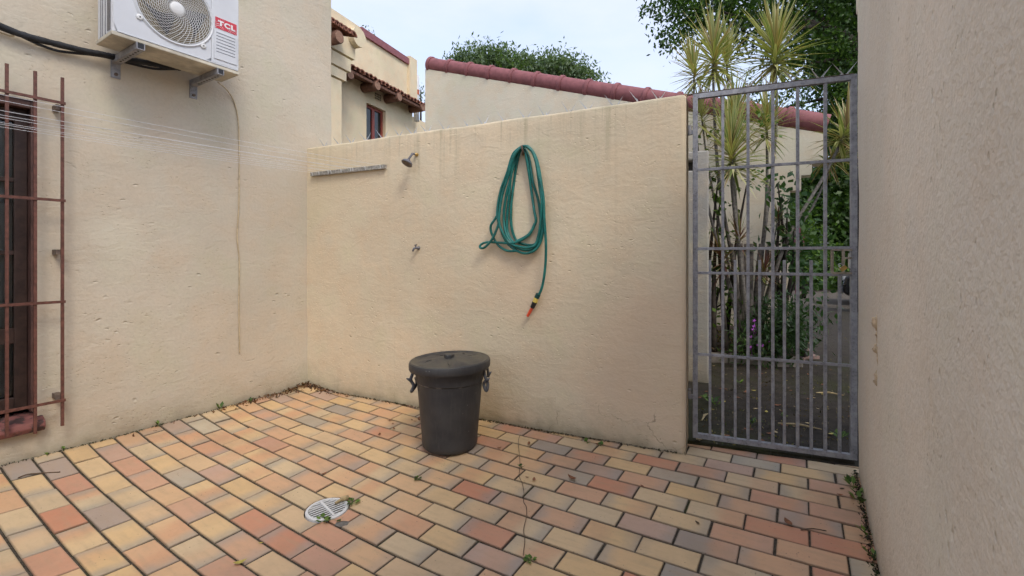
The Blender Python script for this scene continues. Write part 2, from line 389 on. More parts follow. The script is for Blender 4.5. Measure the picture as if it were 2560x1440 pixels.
M['tcl_red'] = plain('logo_red', (.52, .045, .065), .5, 0, .12, 30)
M['paint_white'] = plain('printed_white', (.72, .70, .70), .5, 0, .03)
M['black_foam'] = plain('black_foam_tape', (.020, .021, .024), .75, 0, .5, 14, .5)
M['cable_tan'] = plain('painted_cable', (.50, .40, .26), .7, 0, .2)
M['hose'] = plain('green_hose', (.012, .145, .125), .34, 0, .28, 26)
M['hose_dark'] = plain('dark_green_plastic', (.010, .06, .055), .4, 0, .2)
M['yellow_pl'] = plain('yellow_plastic', (.62, .47, .10), .5, 0, .12)
M['black_pl'] = plain('black_plastic', (.018, .018, .02), .45, 0, .2)
M['orange_pl'] = plain('orange_plastic', (.70, .085, .03), .42, 0, .1)
M['brass'] = plain('brass', (.50, .33, .11), .4, .7, .2)
M['lead'] = plain('weathered_metal', (.15, .15, .165), .5, .3, .25, 60)
M['old_wood'] = plain('weathered_batten', (.30, .285, .25), .85, 0, .45, 55, .5)
M['wire'] = plain('pale_line', (.60, .60, .60), .5, 0, .06)
M['soil'] = plain('bed_soil', (.060, .042, .028), .95, 0, .5, 30, .8)
M['kerb'] = plain('concrete_kerb', (.21, .185, .155), .9, 0, .3, 16, .5)
M['pink_paver'] = plain('pink_slab', (.26, .175, .15), .9, 0, .25, 18, .4)
M['bark'] = plain('grey_bark', (.115, .10, .085), .95, 0, .45, 22, .9)
M['bark_dark'] = plain('dark_bark', (.055, .045, .036), .95, 0, .4, 14, .9)
M['cane'] = plain('grey_cane', (.15, .135, .115), .9, 0, .4, 40, .8)
M['curtain'] = plain('net_curtain', (.50, .50, .48), .9, 0, .12, 12)
M['car_black'] = plain('car_paint_black', (.010, .010, .012), .18, 0, .1, 3, 0, .6)
M['tyre'] = plain('tyre_rubber', (.015, .015, .015), .9, 0, .2)
M['alloy'] = plain('alloy_rim', (.45, .45, .46), .3, .8, .1)
M['lamp_lens'] = plain('lamp_lens', (.55, .56, .58), .12, 0, .05)
M['plum'] = plain('plum_ridge', (.25, .090, .095), .72, 0, .16, 12, .25)
M['plum_cap'] = plain('plum_capping', (.27, .10, .11), .7, 0, .12, 8)
M['maroon'] = plain('maroon_paint', (.15, .018, .045), .6, 0, .1)
M['clay_tile'] = plain('clay_roof_tile', (.27, .115, .075), .85, 0, .5, 9, .5)
M['log'] = plain('log_beam', (.155, .075, .05), .8, 0, .35, 14, .5)
M['log_end'] = plain('log_end', (.30, .17, .115), .85, 0, .25, 30)
M['vent_dark'] = plain('vent_dark', (.10, .075, .05), .9, 0, .2)
M['pipe_white'] = plain('white_pipe', (.62, .62, .62), .6, 0, .1)
M['pipe_orange'] = plain('orange_collar', (.50, .14, .07), .7, 0, .15)
M['leaf_dead'] = plain('dead_leaf', (.21, .085, .038), .8, 0, .5, 60)
M['leaf_yellow'] = plain('yellow_leaf', (.40, .32, .07), .6, 0, .3, 50)
M['twig'] = plain('dry_twig', (.10, .065, .04), .9, 0, .4, 50)
M['straw'] = plain('straw', (.38, .29, .15), .85, 0, .3, 40)
M['petal'] = plain('purple_petal', (.42, .10, .50), .6, 0, .2)
M['plaster_raw'] = plain('raw_plaster', (.56, .43, .28), .95, 0, .18, 40, .8)
M['concrete'] = plain('mortar_patch', (.15, .135, .115), .95, 0, .35, 50, .8)

def bin_mat():
    t = NT('bin_plastic'); p = t.pos(); a = t.noise(p, 6, 5, .6); f = t.noise(t.map(p, (60, 60, 8)), 1., 4); s = t.vor(p, 28)
    c = t.mix(t.rng(a, .3, .7), (.030, .030, .033), (.052, .051, .051)); c = t.mix(t.math('MULTIPLY', t.rng(f, .5, .8), .35), c, (.085, .082, .075))
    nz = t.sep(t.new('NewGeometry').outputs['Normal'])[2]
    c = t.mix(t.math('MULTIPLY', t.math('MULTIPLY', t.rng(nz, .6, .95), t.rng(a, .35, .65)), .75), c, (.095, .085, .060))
    sp = t.math('MULTIPLY', t.rng(s.outputs['Distance'], .09, .04), t.rng(t.noise(p, 4, 2), .52, .6)); c = t.mix(t.math('MULTIPLY', sp, .7), c, (.4, .38, .35))
    zb = t.math('ABSOLUTE', t.math('SUBTRACT', t.sep(p)[2], .479)); sf = t.math('MULTIPLY', t.rng(zb, .006, .001), t.rng(t.noise(p, 22, 3), .50, .66)); c = t.mix(t.math('MULTIPLY', sf, .5), c, (.35, .33, .30))
    t.bump(t.math('ADD', a, f), .12, .004); return t.fin(c, .5, 0, .4)
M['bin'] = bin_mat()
M['clip'] = plain('grey_clip', (.085, .088, .10), .5, 0, .2)

def sill_mat():
    t = NT('flaking_red_sill'); n = t.noise(t.pos(), 16, 5, .6); c = t.mix(t.rng(n, .46, .54), (.07, .04, .037), (.22, .085, .075)); return t.fin(c, .7)
M['sill'] = sill_mat()

def leaf_mat(name, tint=(1, 1, 1), trans=.35, rough=.5):
    t = NT(name); a = t.new('VertexColor', layer_name='Col')
    c = a.outputs[0]
    t.fin(c, rough, 0, .35)
    tr = t.new('BsdfTranslucent'); t.inp(tr.inputs[0], t.mix(1., c, (1.0, 1.15, .45, 1), 'MULTIPLY'))
    ms = t.new('MixShader'); ms.inputs[0].default_value = trans; t.l.new(t.b.outputs[0], ms.inputs[1]); t.l.new(tr.outputs[0], ms.inputs[2]); t.l.new(ms.outputs[0], t.out.inputs[0])
    return t.m
M['leaf'] = leaf_mat('leaf')
M['blade'] = leaf_mat('strap_leaf', trans=.25, rough=.42)

def glass_mat(name='window_glass'):
    t = NT(name); t.fin((.9, .93, .95, 1), .03, 0, .5); t.b.inputs['Transmission Weight'].default_value = 0.
    tr = t.new('BsdfTransparent'); tr.inputs[0].default_value = (.72, .75, .76, 1); gl = t.new('BsdfGlossy'); gl.inputs['Roughness'].default_value = .02
    fr = t.new('Fresnel'); fr.inputs[0].default_value = 1.5; ms = t.new('MixShader')
    t.l.new(fr.outputs[0], ms.inputs[0]); t.l.new(tr.outputs[0], ms.inputs[1]); t.l.new(gl.outputs[0], ms.inputs[2]); t.l.new(ms.outputs[0], t.out.inputs[0]); return t.m
M['glass'] = glass_mat()
M['dark_glass'] = NT('dark_glass').fin((.02, .025, .028), .06, 0, .6)
def curtain_mat():
    t = NT('net_curtain2'); w = t.noise(t.map(t.pos(), (22, 22, .6)), 1., 3); c = t.mix(t.rng(w, .3, .7), (.30, .30, .29), (.60, .60, .58)); return t.fin(c, .95, 0, .1)
M['curtain'] = curtain_mat()

# ------------------------------------------------------------------ ground and paving
def half(poly, a, n):  # keep the side where (p-a).n <= 0
    out = []
    for i in range(len(poly)):
        p, q = poly[i], poly[(i + 1) % len(poly)]; dp = (p[0] - a[0]) * n[0] + (p[1] - a[1]) * n[1]; dq = (q[0] - a[0]) * n[0] + (q[1] - a[1]) * n[1]
        if dp <= 0: out.append(p)
        if (dp < 0 < dq) or (dq < 0 < dp): t = dp / (dp - dq); out.append((p[0] + (q[0] - p[0]) * t, p[1] + (q[1] - p[1]) * t))
    return out

E_SHIFT = .150
edge_a = BW.p(0, -E_SHIFT, 0); edge_n = -BW.n
lw_a = LW.p(0, -.03, 0); lw_n = -LW.n
rw_a = RW.p(0, -.03, 0); rw_n = -RW.n
Y0 = -4.0
def court_clip(poly):
    for a, n in ((edge_a, edge_n), (lw_a, lw_n), (rw_a, rw_n), (Vector((0, Y0, 0)), Vector((0, -1, 0)))):
        poly = half(poly, (a.x, a.y), (n.x, n.y))
        if len(poly) < 3: return []
    return poly

def line_x(a, d, b, e):
    den = d.x * e.y - d.y * e.x; t = ((b.x - a.x) * e.y - (b.y - a.y) * e.x) / den; return a + d * t
inner = [line_x(lw_a, LW.d, edge_a, BW.d), line_x(rw_a, RW.d, edge_a, BW.d), line_x(rw_a, RW.d, Vector((0, Y0, 0)), Vector((1, 0, 0))), line_x(lw_a, LW.d, Vector((0, Y0, 0)), Vector((1, 0, 0)))]
g = MB(); far = [(-400, 400), (400, 400), (400, -400), (-400, -400)]
ring1 = [Vector((p.x, p.y, GZ)) for p in inner]; ring2 = [Vector((x, y, GZ)) for x, y in far]
for i in range(4): j = (i + 1) % 4; g.add([ring1[i], ring1[j], ring2[j], ring2[i]], [(0, 3, 2, 1)])
ground = g.build('ground', M['ground'], origin=(0, 0, GZ)); tag(ground, kind='structure')

# mortar bed below the tiles
nb = 110; g = MB(); vs = []; fs = []
for i in range(nb + 1):
    for j in range(nb + 1):
        a = inner[0].lerp(inner[1], i / nb); b = inner[3].lerp(inner[2], i / nb); p = a.lerp(b, j / nb)
        vs.append((p.x, p.y, fz(p.x, p.y) - .0065 - (.035 if math.hypot(p.x + .93, p.y - 2.32) < .13 else 0)))
for i in range(nb):
    for j in range(nb): fs.append((i * (nb + 1) + j, i * (nb + 1) + j + 1, (i + 1) * (nb + 1) + j + 1, (i + 1) * (nb + 1) + j))
g.add(vs, fs); court = g.build('courtyard_floor', M['joint'], origin=(0, 2, 0)); tag(court, kind='structure')

PA, PB_, PX0, PY0 = .253, .1273, -.2304, 2.4054
def lat(s, t):
    c, sn = math.cos(YAW), math.sin(YAW); return (PX0 + PA * s * c - PB_ * t * sn, PY0 - PA * s * sn - PB_ * t * c)
DRAIN = floor_px(818, 1272); DR = .104
lenx, leny = PA - .0085, PB_ - .0105
CH = .0022
def prism(poly, zt, zb, mb, ch=CH):   # chamfered slab over a convex polygon (ccw)
    n = len(poly); cx = sum(p[0] for p in poly) / n; cy = sum(p[1] for p in poly) / n
    ins = []
    for p in poly:
        d = math.hypot(p[0] - cx, p[1] - cy); k = max(0, 1 - ch * 1.4 / max(d, 1e-6)); ins.append((cx + (p[0] - cx) * k, cy + (p[1] - cy) * k))
    vs = [(x, y, zt) for x, y in ins] + [(x, y, zt - ch) for x, y in poly] + [(x, y, zb) for x, y in poly]
    fs = [tuple(range(n))] + [(i, i + n, (i + 1) % n + n, (i + 1) % n)[::1] for i in range(n)] + [(i + n, i + 2 * n, (i + 1) % n + 2 * n, (i + 1) % n + n) for i in range(n)]
    mb.add(vs, fs)
full = MB(); hx, hy = lenx / 2, leny / 2
prism([(-hx, -hy), (hx, -hy), (hx, hy), (-hx, hy)], 0, -.014, full)
full_me = bpy.data.meshes.new('paver'); full_me.from_pydata(full.v, [], full.f); full_me.materials.append(M['paver'])
rest = MB(); n_pav = 0
cY, sY = math.cos(YAW), math.sin(YAW)
for t in range(-13, 48):
    for s in range(-22, 22):
        so = s + (.5 if t % 2 else 0)
        jit = random.uniform(-.0025, .0025)
        cx_, cy_ = lat(so + .5, t + .5)
        if cy_ < -4.3: continue
        cx_ += cY * jit; cy_ -= sY * jit
        ang = -YAW + rad(random.uniform(-.35, .35)); ca, sa = math.cos(ang), math.sin(ang)
        loc2w = lambda x, y: (cx_ + x * ca - y * sa, cy_ + x * sa + y * ca)
        quad = [loc2w(-hx, -hy), loc2w(hx, -hy), loc2w(hx, hy), loc2w(-hx, hy)]
        cl = court_clip(quad)
        if len(cl) < 3: continue
        area = abs(sum(cl[i][0] * cl[(i + 1) % len(cl)][1] - cl[(i + 1) % len(cl)][0] * cl[i][1] for i in range(len(cl)))) / 2
        if area < .0006: continue
        # tilt of the floor here
        e = .06; z0 = fz(cx_, cy_); gx = (fz(cx_ + e, cy_) - fz(cx_ - e, cy_)) / (2 * e); gy = (fz(cx_, cy_ + e) - fz(cx_, cy_ - e)) / (2 * e)
        nrm = Vector((-gx + random.uniform(-.004, .004), -gy + random.uniform(-.004, .004), 1)).normalized()
        zz = z0 + random.uniform(-.0018, .0018)
        u = CX + FPX * cx_ / cy_ if cy_ > .3 else -9999; v = CY + FPX * (CAM_H - z0) / cy_ if cy_ > .3 else 9999
        vis = -160 < u < 2300 and v < 1560
        hole = (Vector((cx_, cy_)) - Vector((DRAIN.x, DRAIN.y))).length < .27
        whole = len(cl) == 4 and area > .999 * lenx * leny and not hole
        if not vis:
            mb = MB(); prism(cl, 0, -.014, mb); b = len(rest.v)
            rest.v += [(x, y, fz(x, y) + z) for x, y, z in mb.v]; rest.f += [tuple(b + i for i in f) for f in mb.f]; continue
        R = Vector((0, 0, 1)).rotation_difference(nrm).to_matrix() @ Matrix.Rotation(ang, 3, 'Z')
        if whole: me = full_me
        else:
            loc = [((p[0] - cx_) * ca + (p[1] - cy_) * sa, -(p[0] - cx_) * sa + (p[1] - cy_) * ca) for p in cl]
            mb = MB()
            if hole:
                dx, dy = (DRAIN.x - cx_) * ca + (DRAIN.y - cy_) * sa, -(DRAIN.x - cx_) * sa + (DRAIN.y - cy_) * ca; N = 20; r = DR + .006; any_ = False
                for i in range(N):
                    a0, a1 = 2 * math.pi * i / N, 2 * math.pi * (i + 1) / N; am = (a0 + a1) / 2
                    q = half(loc, (dx + r * math.cos(am), dy + r * math.sin(am)), (-math.cos(am), -math.sin(am)))
                    if len(q) > 2: q = half(q, (dx, dy), (math.sin(a0), -math.cos(a0)))
                    if len(q) > 2: q = half(q, (dx, dy), (-math.sin(a1), math.cos(a1)))
                    if len(q) > 2: prism(q, 0, -.014, mb, 0.0); any_ = True
                if not any_: continue
            else: prism(loc, 0, -.014, mb)
            me = bpy.data.meshes.new('paver'); me.from_pydata(mb.v, [], mb.f); me.materials.append(M['paver'])
        o = bpy.data.objects.new('paver', me); col.objects.link(o); o.parent = court
        o.location = (cx_ - 0, cy_ - 2, zz); o.rotation_euler = R.to_euler(); n_pav += 1
if rest.v:
    o = rest.build('paver_field', M['paver'], court); tag(o, kind='stuff')
print('pavers', n_pav)

# ------------------------------------------------------------------ rendered walls
def wobble(p, amp, sc_): return amp * noise.noise(Vector(p) * sc_) + amp * .4 * noise.noise(Vector(p) * sc_ * 3.3)
def wall_face(mb, fr, k0, k1, z0, z1, step=.06, hole=None, amp=.004, base=None):
    ks = set(np.round(np.linspace(k0, k1, max(2, int((k1 - k0) / step) + 1)), 4)); zs = set(np.round(np.linspace(z0, z1, max(2, int((z1 - z0) / step) + 1)), 4))
    if hole: ks |= {hole[0], hole[1]}; zs |= {hole[2], hole[3]}
    ks = sorted(k for k in ks if not hole or k in hole[:2] or min(abs(k - hole[0]), abs(k - hole[1])) > .012)
    zs = sorted(z for z in zs if not hole or z in hole[2:] or min(abs(z - hole[2]), abs(z - hole[3])) > .012)
    vs = []; fs = []; nz = len(zs)
    for k in ks:
        for z in zs:
            p = fr.p(k, 0, z); off = wobble(p, amp, 2.2)
            if base: off += base(k, z)
            if hole and (k in hole[:2] or z in hole[2:]): off *= .3
            vs.append(fr.p(k, off, z))
    for i in range(len(ks) - 1):
        for j in range(nz - 1):
            kc, zc = (ks[i] + ks[i + 1]) / 2, (zs[j] + zs[j + 1]) / 2
            if hole and hole[0] < kc < hole[1] and hole[2] < zc < hole[3]: continue
            fs.append((i * nz + j, (i + 1) * nz + j, (i + 1) * nz + j + 1, i * nz + j + 1))
    mb.add(vs, fs)

# --- house on the left
WIN = (round(LW.px(96, 600)[0] - 1.25, 4), round(LW.px(93, 600)[0], 4), .335, 2.215)
house_l = empty('house', LW.p(-1.5, -2, 0), 'cream rendered house wall carrying the air conditioner and barred window', 'house')
m = MB(); LT = 3.98; LK1 = .256
wall_face(m, LW, -6.2, LK1, -.05, LT, .06, WIN)
bk = -5.0
a = [LW.p(-6.2, 0, -.05), LW.p(LK1, 0, -.05), LW.p(LK1, bk, -.05), LW.p(-6.2, bk, -.05)]; b = [p + Vector((0, 0, LT + .05)) for p in a]
m.add(a + b, [(1, 2, 6, 5), (2, 3, 7, 6), (3, 0, 4, 7), (4, 5, 6, 7)])
rv = -.17   # reveal depth
h = [LW.p(WIN[0], 0, WIN[2]), LW.p(WIN[1], 0, WIN[2]), LW.p(WIN[1], 0, WIN[3]), LW.p(WIN[0], 0, WIN[3])]; hb = [p + LW.n * rv for p in h]
m.add(h + hb, [(0, 4, 5, 1), (1, 5, 6, 2), (2, 6, 7, 3), (3, 7, 4, 0)])
m.build('wall', M['stucco_left'], house_l, smooth=True)
w = MB(); kk0, kk1, z0, z1 = WIN; off = -.10
def lwb(m, k0, k1, za, zb, o0, o1): m.hexa([LW.p(k0, o0, za), LW.p(k1, o0, za), LW.p(k1, o1, za), LW.p(k0, o1, za), LW.p(k0, o0, zb), LW.p(k1, o0, zb), LW.p(k1, o1, zb), LW.p(k0, o1, zb)])
win_l = MB(); lwb(win_l, kk1 - .024, kk1 - .002, z0 + .03, z1 - .002, -.012, -.14); lwb(win_l, kk0 + .002, kk0 + .024, z0 + .03, z1 - .002, -.012, -.14); lwb(win_l, kk0 + .024, kk1 - .024, z1 - .05, z1 - .002, -.012, -.14)
wl_ = win_l.build('window', M['timber_frame'], house_l, bevel=.003)
for (ka, kb) in ((kk0 + .026, (kk0 + kk1) / 2 - .003), ((kk0 + kk1) / 2 + .003, kk1 - .026)):
    lf = MB(); lwb(lf, ka, ka + .055, z0 + .05, z1 - .053, -.07, -.12); lwb(lf, kb - .055, kb, z0 + .05, z1 - .053, -.07, -.12)
    lwb(lf, ka + .055, kb - .055, z1 - .13, z1 - .053, -.07, -.12); lwb(lf, ka + .055, kb - .055, z0 + .05, z0 + .12, -.07, -.12); lwb(lf, ka + .055, kb - .055, .775, .865, -.07, -.12)
    for zz in (1.31, 1.74): lwb(lf, ka + .055, kb - .055, zz - .013, zz + .013, -.075, -.115)
    lf.build('casement_frame', M['timber'], wl_, bevel=.003)
for (ka, kb) in ((kk0 + .081, (kk0 + kk1) / 2 - .058), ((kk0 + kk1) / 2 + .058, kk1 - .081)):
    for za, zb in ((z0 + .12, .775), (.865, 1.297), (1.323, 1.727), (1.753, z1 - .13)):
        gm = MB(); lwb(gm, ka - .004, kb + .004, za - .004, zb + .004, -.090, -.094); gm.build('pane', M['glass'], wl_)
c_ = MB(); vs = []; N = 60
for i in range(N + 1):
    k = kk0 + .05 + (kk1 - kk0 - .1) * i / N; o_ = -.155 + .012 * math.sin(i * 1.15) + .006 * math.sin(i * 2.7)
    vs += [LW.p(k, o_, z0 + .06), LW.p(k, o_, z1 - .06)]
c_.add(vs, [(2 * i, 2 * i + 2, 2 * i + 3, 2 * i + 1) for i in range(N)]); c_.build('curtain', M['curtain'], wl_, smooth=True)
bkp = MB(); lwb(bkp, kk0 - .1, kk1 + .1, z0 - .1, z1 + .1, -.30, -.32); bkp.build('room_shade_panel', M['ac_dark'], wl_)  # dark panel, the unlit room's shade put into its colour
sl = MB(); sk = kk1 + .025
prof = [(.055, .0), (.062, -.03), (.045, -.06), (-.15, -.06), (-.15, .03), (.0, .022)]
vs = []
for k in (kk0 - .04, sk): vs += [LW.p(k, o_, z0 - .02 + zz) for o_, zz in prof]
n = len(prof); sl.add(vs, [tuple(range(n)), tuple(range(2 * n - 1, n - 1, -1))] + [(i, i + n, (i + 1) % n + n, (i + 1) % n) for i in range(n)])
sl.build('sill', M['sill'], wl_, bevel=.006)

# --- burglar bars in front of the window
BO = .085
gr_k = [LW.px(156, 600, BO)[0], LW.px(88, 600, BO)[0], LW.px(17, 600, BO)[0]]
step_ = gr_k[0] - gr_k[1]; gr_k += [gr_k[2] - step_ * i for i in range(1, 5)]
zt = LW.px(161, 193, BO)[1]; zb = LW.px(152, 1066, BO)[1]
rails_z = [LW.px(157, v, BO)[1] for v in (259, 502, 754, 1000)]
bars = empty('burglar_bars', LW.p(gr_k[1], BO, zb), 'oxide red burglar bars fixed over the tall window', 'burglar bars')
for k in gr_k:
    mb = MB(); e1, e2 = random.uniform(-.012, .012), random.uniform(-.012, .012)
    mb.bar(LW.p(k, BO, zb + e1), LW.p(k, BO, zt + e2), .014, .014, LW.n); mb.build('upright_bar', M['oxide'], bars)
for z in rails_z:
    mb = MB(); mb.bar(LW.p(gr_k[-1], BO + .0105, z), LW.p(gr_k[0] + .012, BO + .0105, z), .007, .016, (0, 0, 1)); mb.build('cross_bar', M['oxide'], bars)
for z in (LW.px(152, 268, BO)[1], LW.px(145, 630, BO)[1], LW.px(142, 994, BO)[1]):
    mb = MB(); mb.bar(LW.p(gr_k[0] - .012, .0, z), LW.p(gr_k[0] - .012, BO - .008, z), .03, .03); mb.build('wall_lug', M['rust_steel'], bars)

# --- courtyard wall
def build_court_wall():
    H_ = 2.292; TH = .23; r = .022; N = 66
    def section(ins, k):
        z_b = -.04; pr = []
        zs = [z_b + (H_ - r - z_b) * i / 40 for i in range(41)]
        for z in zs: pr.append((-ins, z))
        for a in (22, 45, 67, 90): pr.append((-ins - r + r * math.cos(rad(a)), H_ - r + r * math.sin(rad(a)) - ins * .4))
        for i in range(1, 4): pr.append((-ins - r - (TH - 2 * r - 2 * ins) * i / 4, H_ - ins * .4))
        for a in (90, 67, 45, 22, 0): pr.append((-TH + ins + r - r * math.cos(rad(a)), H_ - r + r * math.sin(rad(a)) - ins * .4))
        for z in zs[::-4]: pr.append((-TH + ins, z))
        return pr
    ks = [i * (BL - .03) / N for i in range(N + 1)] + [BL - .03 + .03 * math.sin(rad(a)) for a in (25, 50, 70, 90)]
    inss = [0] * (N + 1) + [.03 - .03 * math.cos(rad(a)) for a in (25, 50, 70, 90)]
    vs = []; fs = []
    for k, ins in zip(ks, inss):
        for (o_, z) in section(ins, k):
            p = BW.p(k, o_, z); w_ = wobble(p, .005, 1.9)
            fl = 0.
            if o_ > -.1:   # the render bulges at the foot near the gate end
                fl = .030 * max(0, min(1, (k - 2.2) / .9)) * max(0, 1 - max(0, z - .06) / .30) ** 1.3 * (1 + .5 * noise.noise(Vector((k * 9, z * 14, 2))))
                if z > H_ - .03: fl += .004 * noise.noise(Vector((k * 7, 0, 4)))
            topw = (.008 * noise.noise(Vector((k * 2.6, 3, 1)))) if z > H_ - .1 else 0
            vs.append(BW.p(k, o_ + w_ + fl, z + topw))
    n = len(section(0, 0))
    for i in range(len(ks) - 1):
        for j in range(n - 1): fs.append((i * n + j, (i + 1) * n + j, (i + 1) * n + j + 1, i * n + j + 1))
    L = (len(ks) - 1) * n; fs.append(tuple(L + j for j in range(n)))
    mb = MB(); mb.add(vs, fs)
    o = mb.build('courtyard_wall', M['stucco_b'], origin=BW.p(BL / 2, -.11, 0), smooth=True)
    return tag(o, 'weather streaked cream rendered courtyard wall behind the bin', 'wall')
cwall = build_court_wall()

# --- house on the right
house_r = empty('house', RW.p(-2.5, -2, 0), 'pitted cream rendered house wall alongside the gate lock', 'house')
m = MB(); RT = 2.9; RB = -7.0
wall_face(m, RW, -6.4, -.035, -.05, RT, .055, None, .006)
# rounded arris at the gate end, then the end wall
prev = [RW.p(-.035, wobble(RW.p(-.035, 0, z), .006, 2.2), z) for z in np.linspace(-.05, RT, 72)]
for a in (30, 60, 90):
    cur = [RW.p(-.035 + .035 * math.sin(rad(a)), -.035 + .035 * math.cos(rad(a)) + wobble(RW.p(-.035, 0, z), .006, 2.2), z) for z in np.linspace(-.05, RT, 72)]
    m.add(prev + cur, [(i, i + 72, i + 73, i + 1) for i in range(71)]); prev = cur
cur = [RW.p(0, RB, z) for z in np.linspace(-.05, RT, 72)]; m.add(prev + cur, [(i, i + 72, i + 73, i + 1) for i in range(71)])
a = [RW.p(-6.4, 0, -.05), RW.p(-6.4, RB, -.05), RW.p(0, RB, -.05), RW.p(0, -.03, -.05)]; b = [p + Vector((0, 0, RT + .05)) for p in a]
m.add(a + b, [(0, 1, 5, 4), (1, 2, 6, 5), (4, 5, 6, 7)])
m.build('wall', M['stucco_right'], house_r, smooth=True)
for (ka, z) in ((.085, 2.545), (.17, 2.685), (.255, 2.84)):   # corbelled verge steps at the gate end
    mb = MB(); kb = ka - .085
    mb.hexa([RW.p(kb, -.004, z), RW.p(ka, -.004, z), RW.p(ka, -.30, z), RW.p(kb, -.30, z), RW.p(kb, -.004, RT), RW.p(ka, -.004, RT), RW.p(ka, -.30, RT), RW.p(kb, -.30, RT)]); mb.build('corbel', M['stucco_right'], house_r, bevel=.008)
# plaster scars on the right wall
def lump(mb, fr, k, z, w, h, d, seed):
    vs = []; n, m_ = 12, 7
    for i in range(m_ + 1):
        for j in range(n):
            a = 2 * math.pi * j / n; r_ = math.sin(math.pi / 2 * i / m_); q = (1 + .75 * noise.noise(Vector((math.cos(a) * 1.7 + seed, math.sin(a) * 1.7, i * .5))))
            vs.append(fr.p(k + w / 2 * r_ * math.cos(a) * q, d * math.cos(math.pi / 2 * i / m_) * (1 + .8 * noise.noise(Vector((j * .8, i * .9, seed)))) - .006, z + h / 2 * r_ * math.sin(a) * q))
    mb.add(vs, [(i * n + j, i * n + (j + 1) % n, (i + 1) * n + (j + 1) % n, (i + 1) * n + j) for i in range(m_) for j in range(n)])
for i, (u, v, hh, ww, dd) in enumerate(((2194, 775, 52, .034, .006), (2193, 806, 36, .05, .035), (2193, 838, 40, .04, .014), (2192, 873, 24, .052, .026), (2193, 898, 36, .026, .010), (2191, 938, 24, .034, .018), (2191, 954, 22, .026, .020))):
    k, z = RW.px(u, v); y = RW.p(k, 0, 0).y; mb = MB(); lump(mb, RW, k, z, ww * .85, hh / FPX * y * 1.1, dd * .62, i * 3.1); mb.build('plaster_scar', M['plaster_raw'], house_r, smooth=True)

# ------------------------------------------------------------------ far facade
far_h = empty('house', FH.p(1, -2, 0), 'sunlit cream house with log beam eaves and red framed window', 'house')
def fb(mb, k0, k1, z0, z1, o0, o1):
    mb.hexa([FH.p(k0, o0, z0), FH.p(k1, o0, z0), FH.p(k1, o1, z0), FH.p(k0, o1, z0), FH.p(k0, o0, z1), FH.p(k1, o0, z1), FH.p(k1, o1, z1), FH.p(k0, o1, z1)]); return mb
kw0, zw1 = FH.px(916, 256); kw1, _ = FH.px(964, 300); zw0 = zw1 - 1.35
ke, _ = FH.px(1031, 250); k_left = FH.px(800, 200)[0]
zeave = FH.px(880, 163)[1]
wf = MB()
fb(wf, k_left - 3, kw0, 0, zeave + 1.1, 0, -6); fb(wf, kw0, kw1, 0, zw0, 0, -6); fb(wf, kw0, kw1, zw1, zeave + 1.1, 0, -6); fb(wf, kw1, ke, 0, zeave + 1.1, 0, -6)
fb(wf, kw0, kw1, zw0, zw1, -.45, -6)
wf.build('wall', M['stucco_far'], far_h)
rc = MB(); fb(rc, ke, ke + 4, 0, zeave - .1, -.9, -6); rc.build('set_back_wall', M['stucco_far'], far_h)
pc = MB(); zc0 = FH.px(905, 118)[1]; zc1 = FH.px(905, 100)[1]; fb(pc, FH.px(900, 110)[0], ke - .25, zeave + 1.1, zc1 + .12, .06, -.4)
pc.build('parapet_capping', M['plum_cap'], far_h)
pr = MB(); fb(pr, ke - .25, ke + .12, zeave - .2, zc1 + .38, .09, -.5); pr.build('parapet_pier', M['stucco_far'], far_h)
wf2 = MB()
for (ka, kb, za, zb) in ((kw0, kw0 + .07, zw0, zw1), (kw1 - .07, kw1, zw0, zw1), (kw0 + .07, kw1 - .07, zw1 - .07, zw1), ((kw0 + kw1) / 2 - .05, (kw0 + kw1) / 2 + .05, zw0, zw1 - .07), (kw0 + .07, kw1 - .07, zw1 - .98, zw1 - .92)):
    fb(wf2, ka, kb, za, zb, -.10, -.17)
fw = wf2.build('window', M['win_red'], far_h)
for (ka, kb) in ((kw0 + .07, (kw0 + kw1) / 2 - .05), ((kw0 + kw1) / 2 + .05, kw1 - .07)):
    for za, zb in ((zw0, zw1 - .98), (zw1 - .92, zw1 - .07)): gm = MB(); fb(gm, ka, kb, za, zb, -.135, -.145); gm.build('pane', M['dark_glass'], fw)
# air brick
kv, zv = FH.px(944, 242); vb = MB(); fb(vb, kv - .14, kv + .14, zv - .10, zv + .10, .012, -.02); av = vb.build('air_brick', M['stucco_far'], far_h)
for i in range(4):
    for j in range(3): q = MB(); ka = kv - .12 + i * .063; za = zv - .085 + j * .06; fb(q, ka, ka + .045, za, za + .042, .016, .011); q.build('vent_slot_shade', M['vent_dark'], av)  # raised dark plates, shade of the openings put into their colour
# log beams
def logbeam(u, v, r=.125, ln=1.0, back=.3):
    k, z = FH.px(u, v, .46); mb = MB(); mb.tube([FH.p(k, -back, z), FH.p(k, .40, z), FH.p(k, .46, z)], [r, r, r * .92], 14); o = mb.build('log_beam', M['log'], far_h, smooth=True)
    e = MB(); e.tube([FH.p(k, .461, z), FH.p(k, .468, z)], r * .86, 14); e.build('cut_end', M['log_end'], o)
for u, v in ((876, 186), (944, 214), (999, 242), (1058, 268)): logbeam(u, v)
